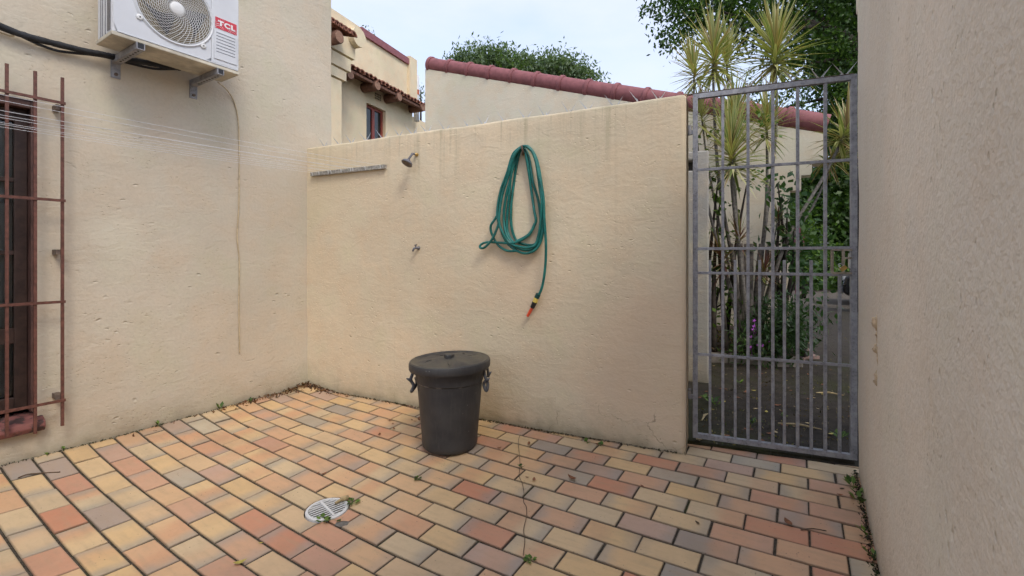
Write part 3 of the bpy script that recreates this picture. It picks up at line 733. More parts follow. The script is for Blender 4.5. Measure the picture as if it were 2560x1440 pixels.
# tiled eave: barrel tiles laid side by side
def barrel(fr, k, off, z, ln, r, slope, par):
    mb = MB(); vs = []; n = 7
    for s_, rr in ((0, r), (1, r * .86)):
        for th in (rr, rr - .028):
            for j in range(n):
                a = math.pi * j / (n - 1); vs.append(fr.p(k + th * math.cos(a), off - s_ * ln, z + s_ * ln * slope + th * math.sin(a)))
    f = []
    for j in range(n - 1): f += [(j, j + 1, 2 * n + j + 1, 2 * n + j), (n + j + 1, n + j, 3 * n + j, 3 * n + j + 1), (j + 1, j, n + j, n + j + 1), (2 * n + j, 2 * n + j + 1, 3 * n + j + 1, 3 * n + j)]
    mb.add(vs, f); mb.build('roof_tile', M['clay_tile'], par, smooth=False)
EO = .48; k0_, ze_ = FH.px(884, 172, EO); k1_ = FH.px(1062, 258, EO)[0]
nt = 20
for i in range(nt): barrel(FH, k0_ + (k1_ - k0_) * i / (nt - 1), EO, ze_ + random.uniform(-.015, .015), .95, .105, .28, far_h)
ed = MB(); a = [(EO - .05, -.02), (-.1, .14), (-.1, .08), (EO - .05, -.08)]
vs = [FH.p(k, o_, ze_ + zz) for k in (k0_ - .1, k1_ + .2) for o_, zz in a]; ed.add(vs, [(0, 1, 2, 3), (7, 6, 5, 4), (0, 4, 5, 1), (1, 5, 6, 2), (2, 6, 7, 3), (3, 7, 4, 0)]); ed.build('eave_board', M['log'], far_h)
# stepped corbels of the projecting wing and its own tiled verge
WG = .95
kc = FH.px(868, 120, WG)[0]
for (u0, u1, vt, vb_) in ((857, 888, 60, 150), (845, 877, 150, 181), (833, 866, 181, 204), (822, 854, 204, 420)):
    k1c = FH.px(u1, vb_, WG)[0]; z0c = FH.px(u1, vb_, WG)[1]; zt_ = FH.px(u1, vt, WG)[1]; mb = MB(); fb(mb, k_left - 3, k1c, z0c if vb_ < 400 else 0, zt_, WG, 0); mb.build('corbel', M['stucco_far'], far_h)
k_, z_ = FH.px(899, 93, WG + .15); mb = MB(); mb.tube([FH.p(k_, -.3, z_), FH.p(k_, WG + .15, z_)], .21, 20); mb.build('ridge_end', M['stucco_far'], far_h, smooth=False)
kt0, zt0 = FH.px(822, 52, WG + .5); kt1, zt1 = FH.px(885, 82, WG + .5)
for i in range(7): f_ = i / 6; barrel(FH, kt0 + (kt1 - kt0) * f_, WG + .5, zt0 + .02, 1.0, .105, .28, far_h)
k, z = FH.px(848, 92, WG + .45); mb = MB(); mb.tube([FH.p(k, WG - .2, z), FH.p(k, WG + .45, z)], .13, 14); lb = mb.build('log_beam', M['log'], far_h, smooth=True)
e = MB(); e.tube([FH.p(k, WG + .451, z), FH.p(k, WG + .458, z)], .112, 14); e.build('cut_end', M['log_end'], lb)
# vent pipe behind the pier
k, z = FH.px(1041, 230, -.7); zt_ = FH.px(1041, 190, -.7)[1]; mb = MB(); mb.tube([FH.p(k, -.7, zeave - .3), FH.p(k, -.7, zt_)], .09, 12); vp_ = mb.build('vent_pipe', M['pipe_white'], far_h, smooth=True)
mb = MB(); mb.tube([FH.p(k, -.7, z - .1), FH.p(k, -.7, z + .06)], .10, 12); mb.build('pipe_collar', M['pipe_orange'], vp_)

# ------------------------------------------------------------------ gable wall with ridge tiles
gab = empty('gable_wall', GB.p(2, -.12, GZ), 'cream gable wall topped with plum half round ridge tiles', 'wall')
kA, zA = GB.px(1063, 172); kB, zB = GB.px(2058, 333); kC = [GB.px(u, 400)[0] for u in (2030, 2003, 1975)]
zC = [GB.px(u, v)[1] for u, v in ((2050, 408), (2020, 437), (1990, 476))]
mb = MB(); th = -.24
poly = [(kA, GZ - .05), (kC[2], GZ - .05), (kC[2], zC[2]), (kC[1], zC[2]), (kC[1], zC[1]), (kC[0], zC[1]), (kC[0], zC[0]), (kB, zC[0]), (kB, zB), (kA, zA)]
n = len(poly); vs = [GB.p(k, 0, z) for k, z in poly] + [GB.p(k, th, z) for k, z in poly]
mb.add(vs, [tuple(range(n)), tuple(range(2 * n - 1, n - 1, -1))] + [(i, i + n, (i + 1) % n + n, (i + 1) % n) for i in range(n)])
o = mb.build('wall', M['stucco_gable'], gab)
side = MB(); side.hexa([GB.p(kC[2] - .24, th, GZ), GB.p(kC[2], th, GZ), GB.p(kC[2], -.9, GZ), GB.p(kC[2] - .24, -.9, GZ), GB.p(kC[2] - .24, th, zC[2]), GB.p(kC[2], th, zC[2]), GB.p(kC[2], -.9, zC[2]), GB.p(kC[2] - .24, -.9, zC[2])])
side.build('return_wall', M['stucco_gable'], gab)
kR0, zR0 = GB.px(1066, 157, .03); kR1, zR1 = GB.px(2072, 306, .03); L_ = math.hypot(kR1 - kR0, zR1 - zR0); nr = int(round(L_ / .49)); dk, dz = (kR1 - kR0) / nr, (zR1 - zR0) / nr
r0 = .135
for i in range(nr):
    ka, za = kR0 + dk * i, zR0 + dz * i; e1 = random.uniform(-.006, .006)
    mb = MB(); A = GB.p(ka, -.09, za + e1); Bp = GB.p(ka + dk, -.09, za + dz + e1); q = lambda f_: A.lerp(Bp, f_)
    mb.tube([q(-.02), q(-.015), q(.02), q(.10), q(.13), q(.135), q(.98), q(1.0)], [r0 * .93, r0 * 1.06, r0 * 1.16, r0 * 1.17, r0 * 1.12, r0 * .99, r0 * .95, r0 * .93], 24)
    mb.build('ridge_tile', M['plum'], gab, smooth=False if i < 0 else True)
# ------------------------------------------------------------------ wall beyond the gate
STB = Frame((1.665, 4.34), (.925, -.38))
stub = empty('boundary_wall', STB.p(.1, -.7, GZ), 'grey rendered boundary wall with a dark slot seen past the gate hinges', 'wall')
k1s = STB.px(1772, 600)[0]; k0s = STB.px(1690, 600)[0]
ztop = STB.px(1760, 376)[1]; zs0 = STB.px(1730, 426)[1]; zs1 = STB.px(1730, 400)[1]; ksl = STB.px(1739, 410)[0]
def sb(k0, k1, za, zb, o0=0., o1=-1.45):
    return [STB.p(k0, o0, za), STB.p(k1, o0, za), STB.p(k1, o1, za), STB.p(k0, o1, za), STB.p(k0, o0, zb), STB.p(k1, o0, zb), STB.p(k1, o1, zb), STB.p(k0, o1, zb)]
mb = MB(); mb.hexa(sb(ksl, k1s, GZ - .05, ztop)); mb.hexa(sb(k0s - .4, ksl - .001, GZ - .05, zs0)); mb.hexa(sb(k0s - .4, ksl - .001, zs1, ztop)); mb.build('wall', M['stucco_grey'], stub, bevel=.015)
mb = MB(); mb.hexa(sb(k0s - .4, ksl - .002, zs0 + .001, zs1 - .001, -.12, -.2)); mb.build('slot_back', M['ac_dark'], stub)  # dark colour stands for the shade inside the slot

# ------------------------------------------------------------------ air conditioner
AD = .40; AB = .145           # front plane and back plane off the wall
ka0 = LW.px(282, 87, AD)[0]; ka1 = LW.px(597, 187, AD)[0]; az0 = LW.px(595, 187, AD)[1]; AH = .545; az1 = az0 + AH
ac = empty('air_conditioner', LW.p((ka0 + ka1) / 2, .27, az0), 'white outdoor air conditioner unit with round fan grille high on the house wall', 'air conditioner')
def lb(mb, k0, k1, z0, z1, o0, o1): lwb(mb, k0, k1, z0, z1, o0, o1); return mb
FK, FZ = LW.px(440, 24, AD); FR = .212
# casing: closed box, its fan opening shown by a dark disc
body = MB(); lb(body, ka0, ka1, az0 + .022, az1, AD - .012, AB)
o = body.build('casing', M['white_metal'], ac, bevel=.012)
# front panel with a round opening
fp = MB(); N = 48; vs = []; rect = []
x0, x1, y0, y1 = ka0 + .004, ka1 - .185, az0 + .03, az1 - .004
for i in range(N):
    a = 2 * math.pi * (i + .5) / N; c, s = math.cos(a), math.sin(a)
    tt = min(((x1 - FK) / c if c > 0 else (x0 - FK) / c) if abs(c) > 1e-6 else 9, ((y1 - FZ) / s if s > 0 else (y0 - FZ) / s) if abs(s) > 1e-6 else 9)
    rect.append((FK + c * tt, FZ + s * tt))
for ring, off_ in (((rect), AD), ([(FK + (FR + .022) * math.cos(2 * math.pi * (i + .5) / N), FZ + (FR + .022) * math.sin(2 * math.pi * (i + .5) / N)) for i in range(N)], AD),
                   ([(FK + (FR + .012) * math.cos(2 * math.pi * (i + .5) / N), FZ + (FR + .012) * math.sin(2 * math.pi * (i + .5) / N)) for i in range(N)], AD + .010),
                   ([(FK + FR * math.cos(2 * math.pi * (i + .5) / N), FZ + FR * math.sin(2 * math.pi * (i + .5) / N)) for i in range(N)], AD + .004),
                   ([(FK + (FR - .004) * math.cos(2 * math.pi * (i + .5) / N), FZ + (FR - .004) * math.sin(2 * math.pi * (i + .5) / N)) for i in range(N)], AD - .010)):
    vs += [LW.p(k, off_, z) for k, z in ring]
fp.add(vs, [(r * N + i, r * N + (i + 1) % N, (r + 1) * N + (i + 1) % N, (r + 1) * N + i) for r in range(4) for i in range(N)])
fp.build('front_panel', M['white_metal'], ac)
ser = MB(); lb(ser, ka1 - .183, ka1 - .002, az0 + .03, az1 - .004, AD + .004, AD - .012); ser.build('service_panel', M['white_metal'], ac, bevel=.005)
ser2 = MB(); lb(ser2, ka1 - .168, ka1 - .018, az0 + .06, az0 + .26, AD + .009, AD + .004); sp_ = ser2.build('louvre_panel', M['white_metal'], ac, bevel=.004)
for i in range(7):
    q = MB(); z = az0 + .112 + i * .022; lb(q, ka1 - .155, ka1 - .03, z, z + .0035, AD + .0105, AD + .0085); q.build('louvre', M['lead'], sp_)
tr_ = MB(); lb(tr_, ka0 + .02, ka1 - .01, az0 + .025, az0 + .031, AD + .005, AD - .01); tr_.build('trim_line', M['white_metal'], ac)
sd = MB(); lb(sd, ka0 - .002, ka0 + .0, az0 + .04, az1 - .03, AD - .035, AD - .085); sd.build('side_mesh', M['lead'], ac)
for o_ in (.115, .16, .19): q = MB(); lb(q, ka0 - .002, ka0, az0 + .03, az1, AD - o_, AD - o_ - .006); q.build('side_groove_shade', M['lead'], ac)  # raised dark strips, groove shade put into their colour
pan = MB(); lb(pan, ka0 - .006, ka1 + .004, az0, az0 + .024, AD + .002, AB - .004); pan.build('base_pan', M['ac_base'], ac, bevel=.004)
vc = MB(); lb(vc, ka1 + .0, ka1 + .045, az0 + .025, az0 + .20, AB + .16, AB + .0); vc.build('valve_cover', M['white_plastic'], ac, bevel=.012)
vc = MB(); lb(vc, ka1 + .0, ka1 + .025, az0 + .33, az0 + .42, AB + .17, AB + .06); vc.build('handle_grip', M['white_plastic'], ac, bevel=.01)
# fan well shade disc, blades, grille
wel = MB(); wel_pts = [(FR - .005, AD - .011), (FR - .01, AD - .010)]
vs = [LW.p(FK + (FR - .003) * math.cos(2 * math.pi * i / 40), AD - .0105, FZ + (FR - .003) * math.sin(2 * math.pi * i / 40)) for i in range(40)]
wel.add(vs, [tuple(range(40))]); wel.build('fan_well_shade', M['ac_coil'], ac)  # flat disc, shade of the well and coil put into its colour
for b_ in range(3):
    bl = MB(); vs = []; nseg = 9
    for i in range(nseg + 1):
        r = .045 + (FR - .065) * i / nseg; a0 = b_ * 2.094 + 2.2 - .5 * (i / nseg); w_ = .30 + .35 * i / nseg
        for e_, oo in ((-w_, -.004), (w_, .003)): vs.append(LW.p(FK + r * math.cos(a0 + e_), AD - .004 + oo, FZ + r * math.sin(a0 + e_)))
    bl.add(vs, [(2 * i, 2 * i + 1, 2 * i + 3, 2 * i + 2) for i in range(nseg)]); bl.build('fan_blade', M['fan_black'], ac)
gr = MB()
for i in range(15):
    r = .046 + (FR - .05) * i / 14; d_ = .018 * math.cos(r / FR * 1.35)
    gr.tube([LW.p(FK + r * math.cos(2 * math.pi * j / 40), AD + .004 + d_, FZ + r * math.sin(2 * math.pi * j / 40)) for j in range(41)], .0016, 4, False)
for i in range(36):
    a0 = 2 * math.pi * i / 36; pts = []
    for j in range(9):
        f_ = j / 8; r = .038 + (FR - .036) * f_; a = a0 + 1.15 * (1 - f_) ** 1.3; d_ = .019 * math.cos(r / FR * 1.35); pts.append(LW.p(FK + r * math.cos(a), AD + .0055 + d_, FZ + r * math.sin(a)))
    gr.tube(pts, .0015, 4, False)
gr.build('fan_grille', M['white_plastic'], ac)
hb_ = MB(); Mx = Matrix((LW.d, Vector((0, 0, 1)), LW.n)).transposed(); hb_.lathe([(.043, 0), (.043, .004), (.035, .009), (.01, .011)], LW.p(FK, AD + .018, FZ), 24, Mx); hb_.build('grille_hub', M['white_plastic'], ac, smooth=True)
for a in (rad(215), rad(-48)):
    q = MB(); q.lathe([(.018, 0), (.018, .006), (.012, .009), (.004, .009)], LW.p(FK + (FR + .026) * math.cos(a), AD + .001, FZ + (FR + .026) * math.sin(a)), 16, Mx); lug = q.build('screw_lug', M['white_plastic'], ac, smooth=True)
    q = MB(); q.lathe([(.0045, .009), (.0045, .0105)], LW.p(FK + (FR + .026) * math.cos(a), AD + .001, FZ + (FR + .026) * math.sin(a)), 10, Mx); q.build('screw', M['ac_dark'], lug)
# badge with lettering
def px_ac(u, v): return LW.px(u, v, AD + .006)
bk0, bz1 = px_ac(541, 19); bk1, bz0 = px_ac(594, 63); bz0 = az0 + .278; bz1 = az0 + .355; bk0 = ka1 - .160; bk1 = ka1 - .018
bd = MB(); lb(bd, bk0, bk1, bz0, bz1, AD + .0062, AD + .004); badge = bd.build('badge', M['tcl_red'], ac)
def badge_arc(seg):
    q = MB(); q.tube(seg, .0008, 3, False); q.build('badge_arc', M['paint_white'], badge)
for cx_, cz_, rs in ((bk0 + .01, bz1 - .01, (.022, .034, .046)), (bk1 - .02, bz0 - .004, (.016, .026, .036)), (bk0 + .02, bz0 + .002, (.018, .03))):
    for r in rs:
        seg = []
        for j in range(33):
            a = 2 * math.pi * j / 32; k, z = cx_ + r * math.cos(a), cz_ + r * math.sin(a)
            if bk0 + .001 < k < bk1 - .001 and bz0 + .001 < z < bz1 - .001: seg.append(LW.p(k, AD + .0065, z))
            else:
                if len(seg) > 1: badge_arc(seg)
                seg = []
        if len(seg) > 1: badge_arc(seg)
cu = bpy.data.curves.new('lettering', 'FONT'); cu.body = 'TCL'; cu.size = .047; cu.align_x = 'CENTER'; cu.align_y = 'CENTER'; cu.offset = .0022; cu.extrude = .0006; cu.space_character = 1.12
to = bpy.data.objects.new('lettering_src', cu); col.objects.link(to)
dg = bpy.context.evaluated_depsgraph_get(); me = bpy.data.meshes.new_from_object(to.evaluated_get(dg)); bpy.data.objects.remove(to)
MT = Matrix((LW.d * 1.25, Vector((0, 0, 1)), LW.n)).transposed().to_4x4(); MT.translation = LW.p((bk0 + bk1) / 2 + .003, AD + .0075, (bz0 + bz1) / 2) - WLOC(ac)
me.transform(MT); me.name = 'lettering'; me.materials.clear(); me.materials.append(M['paint_white']); o = bpy.data.objects.new('lettering', me); col.objects.link(o); o.parent = badge; o.location = (0, 0, 0)
# brackets
for i, (u, v, lab) in enumerate(((352, 132, 'galvanised wall bracket under the fan end of the air conditioner, beside the black pipe'), (552, 196, 'galvanised wall bracket under the badge end of the air conditioner'))):
    kb_ = LW.px(u, v, AD + .01)[0]
    br = empty('wall_bracket', LW.p(kb_, 0, az0 - .12), lab, 'bracket', 'brackets carrying the air conditioner')
    q = MB(); o0, o1 = .006, AD + .012; w_ = .021; t_ = .004; zt_ = az0 - .001; zb_ = az0 - .042
    lb(q, kb_ - w_, kb_ + w_, zb_, zb_ + t_, o1, o0); lb(q, kb_ - w_, kb_ - w_ + t_, zb_ + t_, zt_, o1, o0); lb(q, kb_ + w_ - t_, kb_ + w_, zb_ + t_, zt_, o1, o0)
    arm = q.build('arm', M['galv'], br)
    for j in range(8): e = MB(); o_ = .09 + j * .04; lb(e, kb_ - .005, kb_ + .005, zb_ - .0012, zb_, o_ + .009, o_ - .009); e.build('slot_hole_shade', M['ac_dark'], arm)  # dark plates on the arm, shade of the holes as colour
    e = MB(); lb(e, kb_ - .017, kb_ + .017, zb_ + t_, zt_ - .003, o1 - .006, o1 - .012); e.build('rubber_plug', M['black_pl'], arm)
    q = MB(); lb(q, kb_ - .026, kb_ + .026, az0 - .135, az0 - .001, .006, .0); fl_ = q.build('wall_plate', M['galv'], br, bevel=.002)
    for z in (az0 - .02, az0 - .11): e = MB(); e.lathe([(.011, 0), (.011, .010), (.005, .012)], LW.p(kb_, .006, z), 8, Mx); e.build('bolt', M['rust_steel'], fl_)

# insulated pipe bundle and thin cable
def lpath(pts, off): return [LW.P(u, v, o_) for (u, v), o_ in zip(pts, off if hasattr(off, '__len__') else [off] * len(pts))]
def smooth_path(pts, n=8):
    pts = [Vector(p) for p in pts]; out = []
    for i in range(len(pts) - 1):
        p0, p1, p2, p3 = pts[max(i - 1, 0)], pts[i], pts[i + 1], pts[min(i + 2, len(pts) - 1)]
        for j in range(n):
            t = j / n; out.append(.5 * ((2 * p1) + (-p0 + p2) * t + (2 * p0 - 5 * p1 + 4 * p2 - p3) * t * t + (-p0 + 3 * p1 - 3 * p2 + p3) * t ** 3))
    return out + [pts[-1]]
pipe = empty('pipe_bundle', LW.P(250, 130, .04), 'black foam wrapped pipe bundle running along the wall into the air conditioner', 'pipe')
kp = LW.px(3, 66, .045); ext = [LW.p(kp[0] - 1.2, .045, kp[1] + .26), LW.p(kp[0] - .5, .045, kp[1] + .10)]
q = MB(); P1 = smooth_path(ext + lpath([(3, 66), (60, 88), (125, 106), (215, 128), (262, 137), (290, 143), (335, 152), (375, 158), (420, 167), (452, 170)], [.045] * 5 + [.05, .06, .06, .07, .10]), 7)
rs = [.0185 + .0035 * noise.noise(Vector((i * .55, 0, 0))) for i in range(len(P1))]; q.tube(P1, rs, 10); q.build('foam_sleeve', M['black_foam'], pipe, smooth=True)
q = MB(); P2 = smooth_path([p + Vector((0, 0, -.018)) for p in ext] + lpath([(3, 73), (35, 82), (90, 108), (140, 126), (190, 133), (230, 137), (275, 145), (330, 160), (390, 172), (445, 172)], .03), 6); q.tube(P2, .008, 8); q.build('drain_tube', M['black_foam'], pipe, smooth=True)
q = MB(); P3 = smooth_path([p + Vector((0, 0, -.035)) for p in ext] + lpath([(3, 82), (30, 82), (70, 96), (120, 118), (165, 130), (225, 138)], .022), 6); q.tube(P3, .0045, 6); q.build('thin_wire', M['cable_tan'], pipe, smooth=True)
q = MB(); CB = smooth_path(lpath([(545, 205), (570, 228), (588, 262), (597, 320), (598, 420), (597, 520), (593, 590), (598, 655), (597, 760), (598, 830), (599, 882)], [.12, .03] + [.009] * 9), 8)
q.tube(CB, .0048, 6); cab = tag(q.build('cable', M['cable_tan'], smooth=True), 'thin painted cable hanging down the house wall below the air conditioner', 'cable')

# ------------------------------------------------------------------ clothes line batten and lines
t0, t1 = BW.px(778, 436, .02), BW.px(963, 416, .02); zB_ = (t0[1] + t1[1]) / 2
bt = MB(); vs = []; N = 24
for i in range(N + 1):
    k = t0[0] + (t1[0] - t0[0]) * i / N; j = lambda q_: .004 * noise.noise(Vector((i * .9, q_, 0)))
    vs += [BW.p(k, -.006, zB_ - .017 + j(0)), BW.p(k, .030 + j(1), zB_ - .017 + j(2)), BW.p(k, .030 + j(3), zB_ + .015 + j(4)), BW.p(k, -.006, zB_ + .017 + j(5))]
bt.add(vs, [(4 * i + a, 4 * i + (a + 1) % 4, 4 * i + 4 + (a + 1) % 4, 4 * i + 4 + a) for i in range(N) for a in range(4)] + [(3, 2, 1, 0), (4 * N, 4 * N + 1, 4 * N + 2, 4 * N + 3)])
batten = tag(bt.build('clothesline_batten', M['old_wood']), 'weathered grey timber batten holding the clothes lines on the courtyard wall', 'batten')
for i, f_ in enumerate((.03, .13, .26, .30, .44, .57, .60, .76, .95)):
    k = t0[0] + (t1[0] - t0[0]) * f_; A = BW.p(k, .033, zB_ + .012); dz = random.uniform(-.02, .03); ds = random.uniform(-.02, .02)
    end = A - Vector((LW.d.x, LW.d.y, 0)) * 4.6 + Vector((0, 0, dz)) + LW.n * ds; q = MB(); pts = []
    for j in range(17): f2 = j / 16; pts.append(A.lerp(end, f2) - Vector((0, 0, .05 * 4 * f2 * (1 - f2))))
    q.tube(pts, .0012, 5); q.tube([A - BW.n * .004 + Vector((0, 0, -.028)), A + Vector((0, 0, .004)) + BW.n * .002], .003, 5)
    tag(q.build('clothes_line', M['wire']), 'thin pale clothes line strung from the grey timber batten', 'clothes line', 'clothes lines strung from the batten')

# ------------------------------------------------------------------ shower head, tap
MB_w = Matrix((BW.d, Vector((0, 0, 1)), BW.n)).transposed()
k, z = BW.px(1043, 387); sh = empty('shower_head', BW.p(k, 0, z), 'dull metal shower head on a short arm from the courtyard wall', 'shower head')
q = MB(); q.lathe([(.016, 0), (.016, .006), (.010, .012), (.010, .03)], BW.p(k, 0, z), 12, MB_w); q.build('brass_elbow', M['brass'], sh, smooth=True)
A = BW.p(k, .03, z); Hd = BW.P(1021, 402, .085); q = MB(); q.tube(smooth_path([A, A + BW.n * .02 - BW.d * .01, BW.P(1030, 386, .06), BW.P(1025, 393, .075), Hd + Vector((0, 0, .012))], 6), .0085, 10); q.build('arm', M['lead'], sh, smooth=True)
ax = (BW.n * .55 - BW.d * .25 - Vector((0, 0, 1))).normalized(); R = ax.to_track_quat('Z', 'Y').to_matrix()
q = MB(); q.lathe([(.009, -.014), (.016, -.006), (.041, .012), (.047, .026), (.044, .031), (.036, .029)], Hd, 24, R); rose = q.build('rose', M['lead'], sh, smooth=True)
q = MB(); q.lathe([(.040, .0295), (.037, .0315)], Hd, 24, R); q.build('rose_plate', M['rust_steel'], rose)
k, z = BW.px(1047, 620); tp = empty('tap', BW.p(k, 0, z), 'small worn metal tap low on the courtyard wall', 'tap')
q = MB(); q.lathe([(.015, 0), (.015, .005), (.009, .009), (.009, .045)], BW.p(k, 0, z), 10, MB_w); q.tube([BW.p(k, .035, z), BW.p(k - .01, .05, z - .004), BW.p(k - .016, .058, z - .028)], [.009, .009, .007], 8); q.build('spout', M['lead'], tp, smooth=True)
q = MB(); q.tube([BW.p(k, .034, z), BW.p(k - .004, .036, z + .022)], .006, 8); q.bar(BW.p(k - .02, .03, z + .022), BW.p(k + .012, .042, z + .026), .008, .005); q.build('tap_handle', M['lead'], tp)

# ------------------------------------------------------------------ hose
HOo, HOs = (960, 340), 2.88
def hp(x, y, off): return BW.P(HOo[0] + x / HOs, HOo[1] + y / HOs, off)
hose = empty('garden_hose', BW.P(1300, 790, .03), 'coiled green garden hose hanging from a wall hook with orange nozzle', 'hose')
loops = [
 ([(1000, 72), (930, 130), (885, 270), (838, 400), (815, 560), (838, 660), (880, 760), (950, 822), (1020, 845), (1090, 818), (1135, 740), (1150, 600), (1140, 400), (1108, 200), (1060, 95), (1000, 72)], .052),
 ([(1004, 78), (945, 140), (912, 300), (880, 430), (862, 570), (875, 690), (925, 780), (1015, 822), (1095, 795), (1140, 700), (1148, 560), (1122, 380), (1092, 180), (1045, 82), (1004, 78)], .040),
 ([(992, 84), (962, 170), (935, 340), (916, 500), (918, 650), (955, 752), (1040, 785), (1105, 765), (1130, 650), (1112, 470), (1072, 330), (1046, 170), (1012, 80), (992, 84)], .014),
 ([(998, 80), (970, 130), (918, 270), (902, 420), (888, 560), (888, 680), (930, 765), (975, 748), (1045, 705), (1092, 620), (1082, 540), (1062, 400), (1042, 260), (1016, 110), (998, 80)], .030),
 ([(1002, 75), (938, 140), (895, 285), (850, 430), (828, 600), (850, 690), (905, 770), (985, 800), (1060, 800), (1098, 765), (1125, 640), (1135, 480), (1118, 300), (1080, 140), (1030, 78), (1002, 75)], .062),
]
q = MB()
for pts, off_ in loops:
    n_ = len(pts); P = [hp(x, y, off_ + .010 * math.sin(i * 1.9 + off_ * 90)) for i, (x, y) in enumerate(pts)]; q.tube(smooth_path(P, 7), .0098, 8)
q.tube(smooth_path([hp(x, y, o_) for x, y, o_ in ((1120, 300, .07), (1145, 420, .07), (1155, 600, .068), (1166, 790, .060), (1160, 950, .055), (1140, 1080, .05), (1112, 1150, .045))], 8), .0095, 8)
q.tube(smooth_path([hp(x, y, o_) for x, y, o_ in ((830, 560, .05), (822, 640, .06), (780, 740, .068), (725, 802, .06), (692, 803, .055), (700, 780, .05), (745, 765, .045), (830, 768, .045), (920, 772, .055), (985, 752, .06), (1050, 705, .06), (1085, 630, .05))], 8), .0092, 8)
q.tube(smooth_path([hp(x, y, o_) for x, y, o_ in ((822, 560, .045), (795, 605, .05), (768, 650, .05), (778, 710, .04), (822, 785, .035), (885, 825, .04), (950, 828, .05))], 8), .0092, 8)
q.build('hose_tube', M['hose'], hose, smooth=True)
def noz(a, b, ra, rb, name, mat):
    q = MB(); q.tube([hp(*a), hp(*b)], [ra, rb], 14); return q.build(name, mat, hose, smooth=False)
o1_, o2_ = .045, .04
noz((1112, 1138, o1_), (1098, 1166, o1_), .0175, .0175, 'hose_collar', M['hose_dark'])
noz((1098, 1164, o1_), (1086, 1196, o1_), .0165, .018, 'yellow_ring', M['yellow_pl'])
noz((1086, 1194, o1_), (1068, 1236, o2_), .0175, .0155, 'nozzle_body', M['black_pl'])
noz((1068, 1234, o2_), (1032, 1298, o2_), .0115, .0100, 'nozzle_tip', M['orange_pl'])
hk = empty('wall_hook', hp(1000, 140, 0), 'small rusty hook holding the coiled hose on the wall', 'hook')
q = MB(); q.tube(smooth_path([hp(1000, 135, -.01), hp(1000, 130, .03), hp(998, 105, .075), hp(990, 68, .085)], 6), .007, 8); q.build('hook_arm', M['rust_steel'], hk, smooth=True)
q = MB(); q.tube([hp(1004, 132, .0), hp(1004, 132, .02)], .009, 8); q.build('hook_bolt', M['brass'], hk)

# ------------------------------------------------------------------ bin
BX, BY = -.409, 3.0; BZ = fz(BX, BY) + .002
bn_ = empty('dustbin', (BX, BY, BZ), 'dark grey plastic dustbin with cracked lid and side clips', 'bin')
def binprof(z): return .176 + (.220 - .176) * z / .5
q = MB(); pf = [(.150, .0), (.168, .002), (.178, .014), (.182, .035)] + [(binprof(z), z) for z in (.06, .12, .2, .28, .36, .428)] + [(binprof(.43) + .006, .435), (binprof(.46) + .007, .47), (.232, .515), (.234, .545), (.222, .545)]
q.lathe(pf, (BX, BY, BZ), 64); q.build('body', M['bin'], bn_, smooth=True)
q = MB()
LP = [(.238, .520), (.262, .512), (.2655, .520), (.2665, .548), (.262, .562), (.254, .567), (.238, .560), (.222, .556), (.205, .560), (.12, .572), (.05, .577), (.0, .577)]
vs = []; n_ = 72; tilt = Vector((.015, -.02))
for r, z in LP:
    for j in range(n_):
        a = 2 * math.pi * j / n_; x, y = r * math.cos(a), r * math.sin(a); w_ = 0.
        if .04 < r < .21: w_ = .010 * noise.noise(Vector((x * 11, y * 11, 3))) - .012 * max(0, 1 - abs((a - 4.9)) / .22) * (r > .1) - .010 * max(0, 1 - abs(a - 2.1) / .18) * (r > .1)
        vs.append((BX + x, BY + y, BZ + z + w_ + x * .03))
q.add(vs, [(i * n_ + j, i * n_ + (j + 1) % n_, (i + 1) * n_ + (j + 1) % n_, (i + 1) * n_ + j) for i in range(len(LP) - 1) for j in range(n_)])
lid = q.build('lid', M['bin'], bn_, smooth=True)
q = MB(); q.lathe([(.034, .565), (.034, .594), (.029, .598), (.0, .598)], (BX - .004, BY - .005, BZ), 6); q.build('lid_knob', M['bin'], lid)
# cracks with lifted edges across the lid
for a, r0, r1 in ((4.75, .09, .20), (5.2, .10, .17), (2.15, .08, .19), (.55, .12, .20), (3.6, .12, .20), (1.1, .13, .2)):
    pts = []
    for j in range(6): f_ = j / 5; r = r0 + (r1 - r0) * f_; aa = a + .25 * (f_ - .5) + .05 * math.sin(j * 2.3); pts.append((BX + r * math.cos(aa), BY + r * math.sin(aa), BZ + .572 - .012 * f_ - .0005 + r * math.cos(aa) * .03))
    q = MB(); q.tube(pts, [.0008, .0022, .0028, .0024, .0018, .0008], 5); q.build('lid_crack', M['black_pl'], lid)
BO_, BS_ = (960, 820), 4.235
def bp(x, y, yy): return atY(BO_[0] + x / BS_, BO_[1] + y / BS_, yy)
for pts, barb, yb in (([(330, 440, 2.98), (298, 425, 2.985), (304, 480, 2.98), (284, 548, 2.97), (314, 612, 2.96), (290, 672, 2.955), (345, 590, 3.02), (335, 520, 3.03)], [(290, 556), (236, 534)], 2.97),
                      ([(1062, 425, 2.98), (1090, 415, 2.985), (1062, 450, 2.975), (1072, 520, 2.96), (1098, 590, 2.96), (1085, 665, 2.955), (1056, 600, 2.97), (1078, 555, 2.96)], [(1085, 560), (1122, 528)], 2.96)):
    q = MB(); q.tube(smooth_path([bp(*p) for p in pts], 5), .0105, 8); a_, b_ = barb; q.tube([bp(*a_, yb), bp(*b_, yb)], [.016, .003], 6); q.build('lid_clip', M['clip'], bn_, smooth=True)
q = MB(); q.tube(smooth_path([bp(1095, 430, 3.0), bp(1105, 480, 3.02), bp(1100, 520, 3.02)], 4), .009, 7); q.tube([bp(1100, 500, 3.02), bp(1140, 462, 3.02)], [.015, .003], 6); q.build('lid_clip', M['clip'], bn_, smooth=True)

